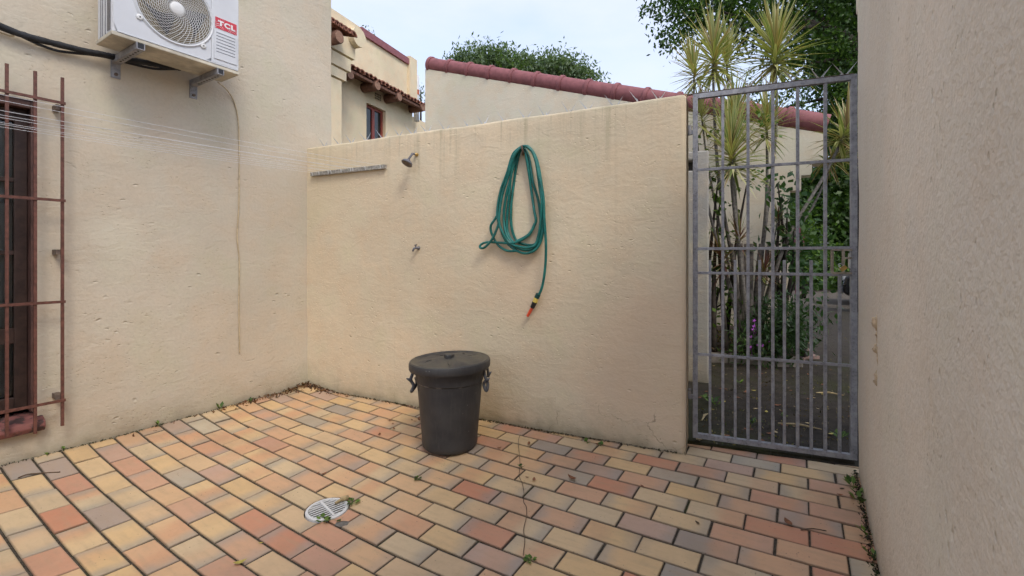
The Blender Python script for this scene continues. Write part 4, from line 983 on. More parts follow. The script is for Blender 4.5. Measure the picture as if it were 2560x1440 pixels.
# ------------------------------------------------------------------ drain
dr = empty('floor_drain', (DRAIN.x, DRAIN.y, DRAIN.z - .02), 'round white floor drain grate set in the paving', 'drain')
zD = DRAIN.z - .004
q = MB(); q.lathe([(.088, -.02), (DR, -.02), (DR, .004), (DR - .004, .008), (.090, .008), (.088, .0), (.088, -.02)], (DRAIN.x, DRAIN.y, zD), 36, None, False); q.build('ring', M['white_plastic'], dr, smooth=False)
q = MB(); q.lathe([(.0885, -.0195), (.01, -.0195)], (DRAIN.x, DRAIN.y, zD), 24); q.build('drain_pit', M['ac_dark'], dr)
dA = rad(118)   # slat direction
e1 = Vector((math.cos(YAW + .25), -math.sin(YAW + .25), 0)); e2 = Vector((-e1.y, e1.x, 0)); cD = Vector((DRAIN.x, DRAIN.y, zD + .004))
for i in range(-4, 5):
    d_ = i * .0195; hl = math.sqrt(max(0, .0875 ** 2 - d_ ** 2))
    q = MB(); q.bar(cD + e1 * d_ - e2 * hl, cD + e1 * d_ + e2 * hl, .0070, .003); q.build('slat', M['white_plastic'], dr)
q = MB(); q.bar(cD - e1 * .088 + Vector((0, 0, .001)), cD + e1 * .088 + Vector((0, 0, .001)), .012, .009); q.build('cross_rib', M['white_plastic'], dr)
q = MB(); lump_c = floor_px(858, 1309); q.lathe([(.03, -.006), (.034, -.001), (.028, .0015), (.01, .003)], lump_c, 7, Matrix.Diagonal((1.25, .75, 1))); mp_ = tag(q.build('mortar_patch', M['concrete']), 'small dark mortar patch between pavers beside the floor drain', 'mortar patch')

# ------------------------------------------------------------------ gate
gate = empty('gate', GT.p(GWID / 2, 0, .14), 'grey galvanised steel bar gate in the courtyard wall opening', 'gate')
zg0 = .140; zg1 = 2.325
def gv(k, za, zb, w_, name, o_=0.): q = MB(); q.bar(GT.p(k, o_, za), GT.p(k, o_, zb), w_, w_, GT.n); return q.build(name, M['galv'], gate, bevel=.0015)
def gh(k0, k1, z, w_, h_, name, o_=0.): q = MB(); q.bar(GT.p(k0, o_, z), GT.p(k1, o_, z), w_, h_); return q.build(name, M['galv'], gate, bevel=.0015)
PW = .030
gv(0, zg0 - .01, zg1, PW, 'stile'); gv(GWID, zg0 - .01, zg1, PW, 'stile')
gh(PW / 2, GWID - PW / 2, zg1 - PW / 2, PW, PW, 'top_rail'); gh(PW / 2, GWID - PW / 2, zg0 + .004, PW, PW, 'bottom_rail')
rz = [GT.px(1742, v)[1] for v in (426, 622, 682, 884)]
kl = [GT.px(u, 550)[0] for u in (1807, 1870, 1932, 1994, 2063)]; ks_ = [GT.px(u, 750)[0] for u in (1775, 1838, 1899, 1961, 2028, 2099)]
for k in kl: gv(k, zg0 + .019, zg1 - PW, .0165, 'long_bar')
for i, k in enumerate(ks_): gv(k, zg0 + .019, GT.px(1838, 650)[1] if i < 5 else GT.px(2099, 683)[1], .0155, 'short_bar')
for z in rz: gh(PW / 2, GWID - PW / 2, z, .008, .017, 'cross_rail', .0125)
lkb = empty('lk', (0, 0, 0)); bpy.data.objects.remove(lkb)
q = MB(); ka_, kz_ = GT.px(2077, 625), GT.px(2135, 683); o_ = .028
kx0, kx1, za_, zb_ = ka_[0], GWID - PW / 2, kz_[1], ka_[1]
for a_, b_ in (((kx0, za_), (kx0, zb_)), ((kx0, zb_), (kx1, zb_)), ((kx0, za_), (kx1, za_)), ((kx0 + (kx1 - kx0) * .57, za_), (kx0 + (kx1 - kx0) * .57, zb_)), ((kx0 + (kx1 - kx0) * .57, (za_ + zb_) / 2 + .02), (kx1, (za_ + zb_) / 2 + .02))):
    q.bar(GT.p(a_[0], o_, a_[1]), GT.p(b_[0], o_, b_[1]), .011, .05 if a_[0] != b_[0] and False else .011)
q.build('lock_box', M['lock_steel'], gate)
q = MB(); q.bar(GT.p(kx0 + .085, .02, za_ + .03), GT.p(kx0 + .085, .02, zb_ - .02), .010, .010); q.build('lock_bolt', M['steel_bright'], gate)
for z in (GT.px(1733, 325)[1], GT.px(1733, 985)[1]):
    q = MB(); q.tube([GT.p(-.035, 0, z - .03), GT.p(-.035, 0, z + .03)], .013, 10); q.bar(GT.p(-.035, 0, z - .015), GT.p(-.01, 0, z - .015), .02, .025); q.bar(GT.p(-.075, .0, z + .02), GT.p(-.035, 0, z + .02), .02, .022); q.build('hinge', M['galv'], gate)
pdl = empty('padlock', GT.p(kx0 + .055, .03, za_ + .012), 'small brass padlock hanging in the lock box of the gate', 'padlock')
Rp = Matrix.Rotation(rad(38), 3, GT.n); c_ = GT.p(kx0 + .052, .034, za_ + .028); q = MB(); q.box(c_, (.034, .013, .024), Rp @ GT.M()); q.build('lock_case', M['brass'], pdl, bevel=.002)
q = MB(); q.tube(smooth_path([c_ + Rp @ (GT.d * s_ * .009 + Vector((0, 0, .010 + h_))) for s_, h_ in ((-1, 0), (-1, .012), (-.5, .02), (.5, .02), (1, .012), (1, 0))], 4), .0028, 6); q.build('shackle', M['steel_bright'], pdl, smooth=True)
# spikes along the gate and the wall
def spike(mb, base, d, ln, w_): 
    d = Vector(d).normalized(); s_ = d.cross(Vector((0, 1, .2))).normalized(); t_ = d.cross(s_).normalized()
    tip = base + d * ln; vs = [base + s_ * w_ - t_ * .0015, base + s_ * w_ + t_ * .0015, base - s_ * w_ + t_ * .0015, base - s_ * w_ - t_ * .0015]
    ms = [base + d * ln * .4 + s_ * w_ * .55 - t_ * .0012, base + d * ln * .4 + s_ * w_ * .55 + t_ * .0012, base + d * ln * .4 - s_ * w_ * .55 + t_ * .0012, base + d * ln * .4 - s_ * w_ * .55 - t_ * .0012]
    mb.add(vs + ms + [tip], [(3, 2, 1, 0), (0, 1, 5, 4), (1, 2, 6, 5), (2, 3, 7, 6), (3, 0, 4, 7), (4, 5, 8), (5, 6, 8), (6, 7, 8), (7, 4, 8)])
def spikes(fr, k0, k1, z, off_, step, root, base_name):
    q = MB(); q.bar(fr.p(k0, off_, z + .002), fr.p(k1, off_, z + .002), .035, .003); q.build(base_name, M['galv'], root)
    k = k0 + .05
    while k < k1 - .03:
        for dk_, do_, ln in ((-.62, .35, .105), (.55, -.2, .085), (-.45, -.8, .07)):
            if random.random() < .10: continue
            q = MB(); spike(q, fr.p(k + random.uniform(-.012, .012), off_ + do_ * .012, z + .003), fr.d * (dk_ + random.uniform(-.15, .15)) + fr.n * do_ + Vector((0, 0, 1)), ln * random.uniform(.85, 1.15), .0048); q.build('spike', M['steel_bright'], root)
        k += step * random.uniform(.8, 1.2)
ws = empty('wall_spikes', BW.p(BL / 2, -.07, 2.29), 'row of sharp steel anti climb spikes along the top of the courtyard wall', 'spikes')
spikes(BW, .10, BL - .06, 2.292, -.07, .165, ws, 'spike_strip')
gsb = MB(); gsb.bar(GT.p(-.05, 0, zg1 + .004), GT.p(GWID, 0, zg1 + .004), .03, .003); gss = gsb.build('spike_strip', M['rust_steel'], gate)
for k in np.arange(.05, GWID, .125):
    for dk_, do_, ln in ((-.75, .3, .10), (.7, -.2, .10)):
        q = MB(); spike(q, GT.p(k + random.uniform(-.015, .015), 0, zg1 + .005), GT.d * (dk_ + random.uniform(-.1, .1)) + GT.n * do_ + Vector((0, 0, 1)), ln, .005); q.build('spike', M['steel_bright'], gss)
# threshold strip below the gate
q = MB(); q.hexa([GT.p(-.07, .0, .02), GT.p(GWID + .01, .0, .02), GT.p(GWID + .01, -.16, .02), GT.p(-.07, -.16, .02), GT.p(-.07, .0, .098), GT.p(GWID + .01, .0, .118), GT.p(GWID + .01, -.16, .118), GT.p(-.07, -.16, .098)])
tag(q.build('threshold', M['ground'], bevel=.01), kind='structure')

# ------------------------------------------------------------------ foliage
def leaf_quads(C, D, N_, L, W, fold=.25):
    """C centres, D leaf directions, N_ leaf normals -> quads (rhombus leaves)"""
    Sd = np.cross(D, N_); Sd /= np.linalg.norm(Sd, axis=1, keepdims=True) + 1e-9
    L = L[:, None]; W = W[:, None]
    a = C - D * L * .5; b = C + Sd * W * .5 + N_ * W * fold * .3; c = C + D * L * .5; d = C - Sd * W * .5 + N_ * W * fold * .3
    V = np.stack([a, b, c, d], 1).reshape(-1, 3); F = np.arange(len(V)).reshape(-1, 4); return V, F
def rand_dirs(n): v = RNG.normal(size=(n, 3)); return v / np.linalg.norm(v, axis=1, keepdims=True)
def foliage(name, parent, blobs, dens, L, W, pal, droop=.3, clump=9, mat='leaf'):
    Cs = []
    for c, r in blobs:
        r = np.array(r); nc = max(3, int(dens * (r[0] * r[1] + r[1] * r[2] + r[0] * r[2])))
        d = rand_dirs(nc); rr = RNG.uniform(.35, 1.0, nc) ** .6; wob = 1 + .22 * np.sin(d[:, 0] * 5 + c[0]) * np.cos(d[:, 2] * 4 + c[1])
        Cs.append(np.array(c) + d * (rr * wob)[:, None] * r)
    Cc = np.concatenate(Cs); n = len(Cc) * clump
    tone = np.repeat(RNG.uniform(0, 1, len(Cc)), clump)
    C = np.repeat(Cc, clump, 0) + RNG.normal(size=(n, 3)) * L * 1.3
    D = rand_dirs(n); D[:, 2] -= droop; D /= np.linalg.norm(D, axis=1, keepdims=True)
    Nn = rand_dirs(n); Nn[:, 2] = np.abs(Nn[:, 2]) + .5; Nn -= D * (Nn * D).sum(1, keepdims=True); Nn /= np.linalg.norm(Nn, axis=1, keepdims=True) + 1e-9
    V, F = leaf_quads(C, D, Nn, L * RNG.uniform(.7, 1.3, n), W * RNG.uniform(.7, 1.3, n))
    pal = np.array(pal); f = np.clip(tone * .75 + RNG.uniform(0, .35, n), 0, .999) * (len(pal) - 1); i = f.astype(int); fr_ = (f - i)[:, None]
    colr = pal[i] * (1 - fr_) + pal[np.minimum(i + 1, len(pal) - 1)] * fr_; colr = np.concatenate([colr, np.ones((n, 1))], 1)
    return npmesh(name, V, F, M[mat], parent, colors=np.repeat(colr, 4, 0))
def limb(mb, pts, r0, r1, n=8):
    P = smooth_path(pts, 5); mb.tube(P, [r0 + (r1 - r0) * i / (len(P) - 1) for i in range(len(P))], n)
def blobs_px(lst):   # (u, v, radius px, depth) -> ball in space
    out = []
    for u, v, r, y in lst: rr = r / FPX * y; out.append((tuple(atY(u, v, y)), (rr, rr, rr * .85)))
    return out

GREEN_D = [(.018, .040, .012), (.035, .075, .018), (.055, .110, .024), (.095, .160, .035)]
GREEN_L = [(.040, .085, .016), (.065, .130, .022), (.105, .185, .030), (.16, .25, .05)]
GREEN_G = [(.07, .12, .055), (.12, .18, .09), (.17, .23, .13), (.23, .28, .16)]

# big tree over the gate
T1 = Vector((7.6, 9.6, GZ)); tree = empty('tree', T1, 'big dark leafy tree spreading over the gate', 'tree')
q = MB(); limb(q, [T1, T1 + Vector((-.1, 0, 1.6)), atY(2180, 190, 9.6), atY(2140, 120, 9.6)], .30, .17, 12)
limb(q, [atY(2150, 140, 9.6), atY(2100, 85, 9.5), atY(2040, 65, 9.4), atY(1990, 45, 9.3), atY(1900, 45, 9.2)], .15, .04)
limb(q, [atY(2100, 85, 9.5), atY(2040, 40, 9.6), atY(2010, -30, 9.7), atY(1980, -120, 9.8)], .10, .03)
limb(q, [atY(2150, 130, 9.6), atY(2150, 40, 9.7), atY(2130, -80, 9.9), atY(2060, -220, 10)], .13, .03)
limb(q, [atY(2040, 65, 9.4), atY(1950, 70, 9.0), atY(1800, 30, 8.8), atY(1690, 20, 8.7)], .05, .012)
limb(q, [atY(2160, 160, 9.6), atY(2080, 150, 9.4), atY(2010, 170, 9.3), atY(1970, 200, 9.2)], .06, .012)
limb(q, [atY(2160, 230, 9.6), atY(2090, 240, 9.5), atY(2000, 260, 9.4), atY(1930, 280, 9.4)], .05, .01)
q.build('trunk', M['bark_dark'], tree, smooth=True)
bl1 = [(1640, 18, 24, 8.8), (1690, 25, 34, 8.8), (1740, 45, 38, 8.8), (1660, 100, 22, 8.7), (1695, 90, 24, 8.7), (1720, 105, 18, 8.8), (1790, 20, 48, 9), (1850, 40, 50, 9), (1900, 15, 50, 9.2), (1950, 60, 48, 9.2), (2000, 20, 55, 9.4), (2060, 30, 60, 9.5),
       (2110, 70, 55, 9.6), (2060, 110, 45, 9.3), (2010, 130, 42, 9.3), (1960, 150, 36, 9.2), (2100, 150, 50, 9.4), (2120, 215, 48, 9.3), (2060, 210, 40, 9.3), (2000, 230, 26, 9.2), (1930, 250, 20, 9.1), (1880, 220, 18, 9.1), (2090, 280, 42, 9.4), (2130, 300, 40, 9.3), (2000, 270, 16, 9.3),
       (1700, -40, 55, 8.9), (1800, -70, 75, 9), (1900, -90, 85, 9.3), (2000, -100, 90, 9.5), (2100, -80, 90, 9.7), (2200, 0, 100, 9.8), (2200, 130, 90, 9.8), (2150, -220, 120, 10), (1980, -240, 110, 9.8), (1820, -200, 90, 9.4), (2300, -150, 140, 10.5), (2330, 100, 130, 10.5), (1750, 60, 20, 8.9), (1830, 90, 30, 9.1), (1880, 110, 30, 9.1), (2080, 60, 60, 10.2), (2120, 140, 70, 10.4), (2120, 240, 60, 10.4), (2060, 170, 50, 10.2), (2130, 20, 60, 10.4), (2020, 80, 40, 10.2), (2140, 330, 50, 10.6), (2090, 320, 40, 10.6)]
foliage('crown', tree, blobs_px(bl1), 190, .095, .050, GREEN_D[:3] + [(.085, .150, .03)], .25, 9)
foliage('sunlit_sprays', tree, blobs_px([(1700, 20, 36, 8.6), (1760, 40, 36, 8.6), (1830, 30, 40, 8.7), (1900, 45, 36, 8.8), (2100, 230, 36, 9.0), (2125, 270, 34, 9.0), (2060, 120, 24, 9.0)]), 60, .085, .042, GREEN_L, .2, 8)  # paler leaf palette: sunlight on the sprays put into their colour
# hanging bush wall beyond the driveway
def bush(name, label, cat, base, blobs, dens, L, W, pal, group=None, stems=5):
    b = empty(name, base, label, cat, group); q = MB()
    for i in range(stems):
        c, r = blobs[i % len(blobs)]; c = Vector(c); s_ = Vector(base) + Vector((random.uniform(-.3, .3), random.uniform(-.2, .2), -.03)); limb(q, [s_, s_.lerp(c, .5) + Vector((random.uniform(-.1, .1), 0, .1)), c], .035 if L > .06 else .012, .006, 6)
    q.build('stems', M['bark_dark'], b, smooth=True); foliage('foliage', b, blobs, dens, L, W, pal, .25, 9); return b
H1 = ground_px(2040, 722)
bush('hedge', 'tall dark hedge of glossy shrubs across the shaded driveway', 'hedge', H1, blobs_px([(2010, 690, 45, 16), (2070, 690, 45, 16.2), (2130, 690, 45, 16.4), (2190, 690, 45, 16.6), (2010, 610, 50, 16), (2080, 610, 50, 16.2), (2150, 600, 55, 16.4), (2030, 530, 55, 16.2), (2110, 520, 55, 16.3), (2180, 520, 55, 16.5), (2040, 450, 50, 16.3), (2120, 440, 55, 16.4), (1960, 640, 50, 17), (2000, 700, 40, 17), (2060, 660, 60, 17.5), (2140, 650, 60, 17.5), (2060, 560, 60, 17.5), (2140, 560, 60, 17.5), (2060, 480, 60, 17.5), (2140, 470, 60, 17.5), (2020, 400, 50, 17.5), (2260, 650, 70, 17), (2260, 520, 80, 17), (2330, 600, 90, 17.5), (1900, 640, 60, 18), (1900, 560, 60, 18), (1830, 620, 70, 18.5), (2060, 380, 50, 16.6), (2140, 370, 50, 16.8), (2000, 480, 40, 16.5), (2210, 420, 60, 16.8), (1960, 560, 45, 16.5), (2100, 320, 50, 17)]), 75, .20, .11, GREEN_D, None, 8)
bush('shrub', 'bright leafy shrub spilling in front of the dark hedge beside the gable', 'shrub', ground_px(2000, 745), blobs_px([(2010, 520, 30, 11), (2030, 580, 34, 11), (2050, 640, 34, 11.2), (2000, 650, 26, 11), (2020, 700, 26, 11.2), (2085, 690, 26, 11.4)]), 60, .11, .06, GREEN_L, None, 5)
# mango tree behind the gable
T2 = atY(1330, 640, 26); T2.z = GZ; mango = empty('tree', T2, 'rounded grey green tree showing above the gable ridge tiles', 'tree')
q = MB(); limb(q, [T2, T2 + Vector((.2, 0, 5)), atY(1320, 190, 26)], .4, .15, 10); q.build('trunk', M['bark_dark'], mango, smooth=True)
foliage('crown', mango, blobs_px([(1150, 160, 26, 26), (1185, 148, 28, 26), (1225, 152, 34, 26), (1265, 160, 32, 26), (1300, 170, 30, 26), (1345, 170, 28, 26.5), (1385, 165, 30, 26), (1420, 180, 32, 26), (1455, 195, 28, 26), (1480, 205, 16, 26), (1330, 215, 60, 27), (1230, 200, 60, 27), (1420, 225, 50, 27), (1165, 180, 30, 27), (1205, 165, 26, 25.5), (1245, 150, 22, 25.5), (1365, 178, 24, 25.5), (1405, 172, 24, 25.5), (1440, 190, 22, 25.5), (1290, 190, 30, 25.5)]), 60, .26, .10, GREEN_G, .7, 10)
foliage('young_leaves', mango, blobs_px([(1262, 165, 20, 25), (1290, 172, 18, 25)]), 26, .22, .085, GREEN_L, .4, 8)
for (u, v, r, y, lab) in ((1052, 225, 16, 30, 'distant green treetop between the cream house and the gable'), (912, 84, 9, 30, 'small feathery treetop above the cream house capping'), (1516, 215, 9, 28, 'tuft of distant leaves just over the ridge tiles')):
    b_ = atY(u, 640, y); b_.z = GZ; tr3 = empty('tree', b_, lab, 'tree'); q = MB(); limb(q, [b_, b_.lerp(atY(u, v, y), .6), atY(u, v, y)], .16, .04, 7); q.build('trunk', M['bark_dark'], tr3, smooth=True)
    foliage('crown', tr3, blobs_px([(u, v, r, y), (u + r * .5, v + r, r, y), (u - r * .4, v + r * 1.4, r * .8, y)]) if r > 9 else blobs_px([(u, v, r, y), (u + r * 1.2, v + 4, r * .7, y)]), 14 if r > 9 else 9, .22, .08, GREEN_G, .3, 8)

# ------------------------------------------------------------------ planting bed beyond the gate
bed_k = empty('planting_bed', ground_px(1850, 905), 'kerbed planting bed with dry litter at the foot of the gable', 'planting bed')
kerb_pts = [ground_px(1779, 906), ground_px(1870, 910), ground_px(1940, 917), ground_px(2010, 918)]
for i in range(3):
    a_, b_ = kerb_pts[i], kerb_pts[i + 1]
    for j in range(2):
        p_, q_ = a_.lerp(b_, j / 2 + .006), a_.lerp(b_, (j + 1) / 2 - .006); mb = MB(); mb.bar(p_ + Vector((0, .05, .02)), q_ + Vector((0, .05, .02)), .10, .15); mb.build('kerb_stone', M['kerb'], bed_k, bevel=.012)
mb = MB(); vs = []; NB = 20
for i in range(NB + 1):
    for j in range(NB + 1):
        f_, g_ = i / NB, j / NB; a_ = kerb_pts[0].lerp(kerb_pts[3], f_) + Vector((0, .10, 0)); b_ = GB.p(GB.px(1770, 600)[0], -.05, 0).lerp(GB.p(kC[2], -.05, 0), f_); p_ = a_.lerp(b_, g_)
        vs.append((p_.x, p_.y, GZ + .05 + .18 * g_ + .05 * noise.noise(Vector((p_.x * 3, p_.y * 3, 0)))))
mb.add(vs, [(i * (NB + 1) + j, (i + 1) * (NB + 1) + j, (i + 1) * (NB + 1) + j + 1, i * (NB + 1) + j + 1) for i in range(NB) for j in range(NB)]); mb.build('soil', M['soil'], bed_k, smooth=True)
def bedz(p): return GZ + .12
for i, (u, v) in enumerate(((1940, 893), (1975, 897), (2010, 893), (1965, 880), (1998, 878))):
    p_ = ground_px(u, v); mb = MB(); mb.box(p_ + Vector((0, 0, .012)), (.24, .20, .05), Matrix.Rotation(rad(-20 + i * 9), 3, 'Z')); tag(mb.build('paving_slab', M['pink_paver'], bevel=.006), 'worn pink paving slab lying at the edge of the planting bed', 'slab', 'loose pink slabs by the planting bed')

# dracaenas: cane stems with strap leaf crowns
def rosette(parent, c, r, n, pal, up=.35, droop=.5, axis=(0, 0, 1)):
    V = []; F = []; Cc = []; ax_ = Vector(axis).normalized()
    for i in range(n):
        fr2 = (i + .5) / n; a = i * 2.39996 + random.uniform(-.3, .3); el = -.55 + 1.95 * fr2 ** .85 + random.uniform(-.14, .14)
        d = Vector((math.cos(a) * math.cos(el), math.sin(a) * math.cos(el), math.sin(el))); d = (Vector((0, 0, 1)).rotation_difference(ax_)) @ d
        ln = r * random.uniform(.62, 1.22) * (.78 + .42 * fr2); w_ = r * .021 * random.uniform(.7, 1.4); sd_ = d.cross(Vector((0, 0, 1)))
        if sd_.length < .05: sd_ = Vector((1, 0, 0))
        sd_.normalize(); base = Vector(c) + d * r * .03 - ax_ * r * (.62 * (1 - fr2) - .12); b0 = len(V); NS = 5
        pc = pal[random.randrange(len(pal))]; dr_ = droop * random.uniform(.1, 1.5) * (1.5 - fr2)
        nn = sd_.cross(d).normalized()
        for j in range(NS + 1):
            f_ = j / NS; p_ = base + d * ln * f_ + Vector((0, 0, -dr_ * ln * .5 * f_ * f_ * math.cos(el))); ww = w_ * (.75 + .5 * math.sin(math.pi * min(1, f_ * 1.2))) * (1 - f_ ** 4) + .0006
            V += [p_ + sd_ * ww, p_ - nn * ww * .25, p_ - sd_ * ww]
            k_ = .72 if j == 0 else 1.; ec = tuple(min(1, q_ * 1.25) for q_ in pc[0]); Cc += [(*[q_ * k_ for q_ in ec], 1), (*[q_ * k_ for q_ in pc[1]], 1), (*[q_ * k_ for q_ in ec], 1)]
        for j in range(NS):
            q0 = b0 + 3 * j; F += [(q0, q0 + 1, q0 + 4, q0 + 3), (q0 + 1, q0 + 2, q0 + 5, q0 + 4)]
    return V, F, Cc
YEL = [((.42, .39, .16), (.17, .23, .07)), ((.48, .43, .20), (.26, .29, .10)), ((.36, .36, .15), (.13, .20, .06)), ((.44, .33, .16), (.27, .23, .09)), ((.52, .47, .26), (.32, .32, .14))]
RED = [((.22, .07, .05), (.10, .08, .03)), ((.26, .13, .06), (.13, .13, .04)), ((.16, .05, .05), (.07, .06, .03)), ((.20, .20, .06), (.10, .14, .04))]
DRY = [((.33, .24, .11), (.24, .17, .07)), ((.26, .18, .09), (.18, .12, .05))]
dracs = [  # crown (u, v, r), depth, base u, n leaves, palette, via points, axis, label
 ((1783, 128, 96), 5.35, 1858, 70, YEL, [(1800, 470), (1785, 260)], (-.05, 0, 1), 'tall yellow dracaena with a full upright crown rising over the gate hinges'),
 ((1937, 118, 104), 5.45, 1893, 84, YEL, [(1905, 640), (1940, 330)], (0, 0, 1), 'tallest yellow dracaena with the broadest crown above the gate top rail'),
 ((1733, 172, 70), 5.15, 1845, 52, YEL, [(1762, 480), (1738, 300)], (-.25, 0, 1), 'yellow dracaena leaning over the courtyard wall spikes'),
 ((1818, 140, 74), 5.75, 1866, 48, YEL, [(1830, 480), (1822, 270)], (.15, 0, 1), 'slim yellow dracaena tucked behind the two tallest crowns'),
 ((1836, 282, 84), 5.2, 1862, 60, YEL, [(1842, 560), (1836, 420)], (0, 0, 1), 'middle yellow dracaena framed between the first two long gate bars'),
 ((1828, 372, 102), 5.0, 1868, 76, YEL, [(1848, 620), (1832, 480)], (-.1, 0, 1), 'lower bushy yellow dracaena just above the gate cross rail'),
 ((1917, 304, 84), 5.3, 1884, 56, YEL, [(1912, 560), (1918, 430)], (.05, 0, 1), 'yellow dracaena in front of the plum ridge end'),
 ((1752, 285, 62), 5.6, 1850, 40, YEL, [(1790, 520), (1765, 380)], (-.3, 0, 1), 'short yellow dracaena close beside the courtyard wall end'),
 ((2122, 315, 92), 5.1, 1905, 60, YEL + DRY, [(1962, 610), (2060, 440)], (.5, 0, .9), 'arching dracaena with a dry hanging crown near the gate lock stile'),
 ((2096, 392, 66), 5.4, 1900, 44, DRY + YEL[:1], [(1950, 640), (2030, 520)], (.8, 0, .3), 'lower arching dracaena with browned drooping leaves'),
 ((1848, 592, 50), 5.1, 1868, 34, RED, [(1860, 720)], (-.1, 0, 1), 'low red leaved dracaena at the foot of the canes'),
 ((1803, 640, 56), 5.2, 1855, 36, RED + DRY, [(1835, 740)], (-.4, 0, 1), 'low reddish dracaena drooping beside the grey boundary wall'),
 ((1945, 548, 38), 5.2, 1893, 28, RED + YEL[:2], [(1920, 680)], (.2, 0, 1), 'small red tipped dracaena against the gable corner'),
 ((1912, 672, 48), 5.15, 1888, 30, RED, [(1898, 760)], (.3, 0, .9), 'small dark red dracaena sprouting low on the right of the canes')]
for (u, v, r), y, bu, n, pal, via, ax_, lab in dracs:
    bs = atY(bu, 850, y + .15); bs.z = GZ + .16; dp = empty('dracaena', bs, lab, 'plant', 'dracaenas beyond the gate'); c = atY(u, v, y); q = MB()
    pts = [bs - Vector((0, 0, .06)), bs + Vector((0, 0, .25))] + [atY(a_, b_, y + .1) for a_, b_ in via] + [c - Vector(ax_).normalized() * .04]
    rr = .021 if r > 80 else .016 if r > 55 else .011; limb(q, pts, rr * 1.35, rr * .62, 8); q.build('cane', M['cane'], dp, smooth=True)
    V, F, Cc = rosette(dp, c, r / FPX * y * 1.08, int(n * 1.8), pal, axis=ax_); npmesh('leaf_crown', [tuple(p) for p in V], F, M['blade'], dp, colors=Cc, smooth=True)
q = MB()
stump = empty('dracaena', atY(1868, 850, 5.3).xy.to_3d() + Vector((0, 0, GZ + .1)), 'old grey dracaena stool of fused thick trunks in the bed', 'plant', 'dracaenas beyond the gate')
for du, r in ((-24, .038), (-10, .044), (6, .042), (20, .036), (32, .026), (-2, .036)):
    b_ = atY(1868 + du * .8, 850, 5.25 + random.uniform(-.08, .08)); b_.z = GZ + .08; limb(q, [b_, b_ + Vector((.01, 0, .3)), atY(1868 + du * 1.3, 690, 5.3), atY(1868 + du * 1.7, 610, 5.35)], r * 1.15, r * .6, 9)
q.build('trunk', M['bark'], stump, smooth=True)
# low shrub, flowers, weeds in the bed
bush('shrub', 'low green bedding shrub at the gable corner beyond the gate', 'shrub', (*ground_px(1945, 895).xy, GZ + .1), blobs_px([(1920, 805, 30, 5.0), (1950, 800, 34, 5.0), (1975, 815, 30, 5.0), (1945, 845, 36, 4.9), (1915, 850, 30, 4.9), (1975, 855, 30, 4.9), (1990, 835, 22, 5.0), (1935, 780, 20, 5.05), (1965, 785, 20, 5.05)]), 620, .085, .020, [(.018, .042, .014), (.030, .065, .020), (.048, .092, .028)], None, 6)
bush('shrub', 'sparse purple flowering plant at the bed kerb beyond the gate', 'shrub', (*ground_px(1870, 900).xy, GZ + .1), blobs_px([(1850, 850, 18, 4.95), (1878, 850, 20, 4.95), (1865, 870, 22, 4.9), (1885, 825, 14, 5.0), (1845, 870, 14, 4.9), (1830, 880, 14, 4.9), (1900, 880, 16, 4.85)]), 420, .06, .018, GREEN_D, None, 4)
bush('shrub', 'light green leafy climber against the grey boundary wall past the gate', 'shrub', (*ground_px(1800, 890).xy, GZ + .1), blobs_px([(1795, 450, 16, 5.2), (1800, 500, 18, 5.3), (1792, 540, 14, 5.3), (1800, 720, 22, 5.4), (1805, 760, 22, 5.4), (1870, 445, 18, 5.1), (1800, 680, 16, 5.4), (1905, 300, 12, 5.0), (1790, 345, 16, 5.6), (1800, 800, 20, 5.4), (1810, 640, 18, 5.5), (1795, 590, 16, 5.5)]), 210, .07, .045, GREEN_L, None, 6)
bush('shrub', 'twining vine with heart shaped leaves on the gable corner', 'shrub', (*ground_px(1965, 890).xy, GZ + .1), blobs_px([(1945, 460, 10, 5.1), (1955, 490, 10, 5.1), (1968, 520, 12, 5.1), (1985, 570, 22, 5.2), (1975, 600, 22, 5.2), (2000, 790, 18, 5.1), (2025, 795, 14, 5.1), (1960, 650, 22, 5.2), (1950, 620, 18, 5.2), (2040, 745, 8, 5.2), (2005, 640, 22, 5.3), (2030, 680, 20, 5.4), (1990, 700, 20, 5.3), (2035, 610, 18, 5.4)]), 230, .085, .055, [(.022, .058, .022), (.038, .088, .028), (.07, .13, .032)], None, 6)
fq = MB(); fl_pts = [(1884, 815), (1882, 823), (1877, 841), (1876, 867), (1906, 863), (1895, 862), (1926, 855), (1885, 801)]
for i, (u, v) in enumerate(fl_pts):
    c = atY(u, v, 4.82); q = MB(); vs = [c]; n_ = 10
    for j in range(n_): a = 2 * math.pi * j / n_; rr = (.024 if j % 2 == 0 else .013) * random.uniform(.85, 1.15); vs.append(c + Vector((rr * math.cos(a), -.006 * (j % 2), rr * .7 * math.sin(a))))
    q.add(vs, [(0, 1 + j, 1 + (j + 1) % n_) for j in range(n_)]); st_ = atY(u + 6, v + 30, 4.9); q.tube([c + Vector((0, .004, 0)), c.lerp(st_, .5), st_], .0016, 4)
    tag(q.build('flower', M['petal']), 'single purple flower standing over the bed foliage', 'flower', 'purple flowers in the bed')

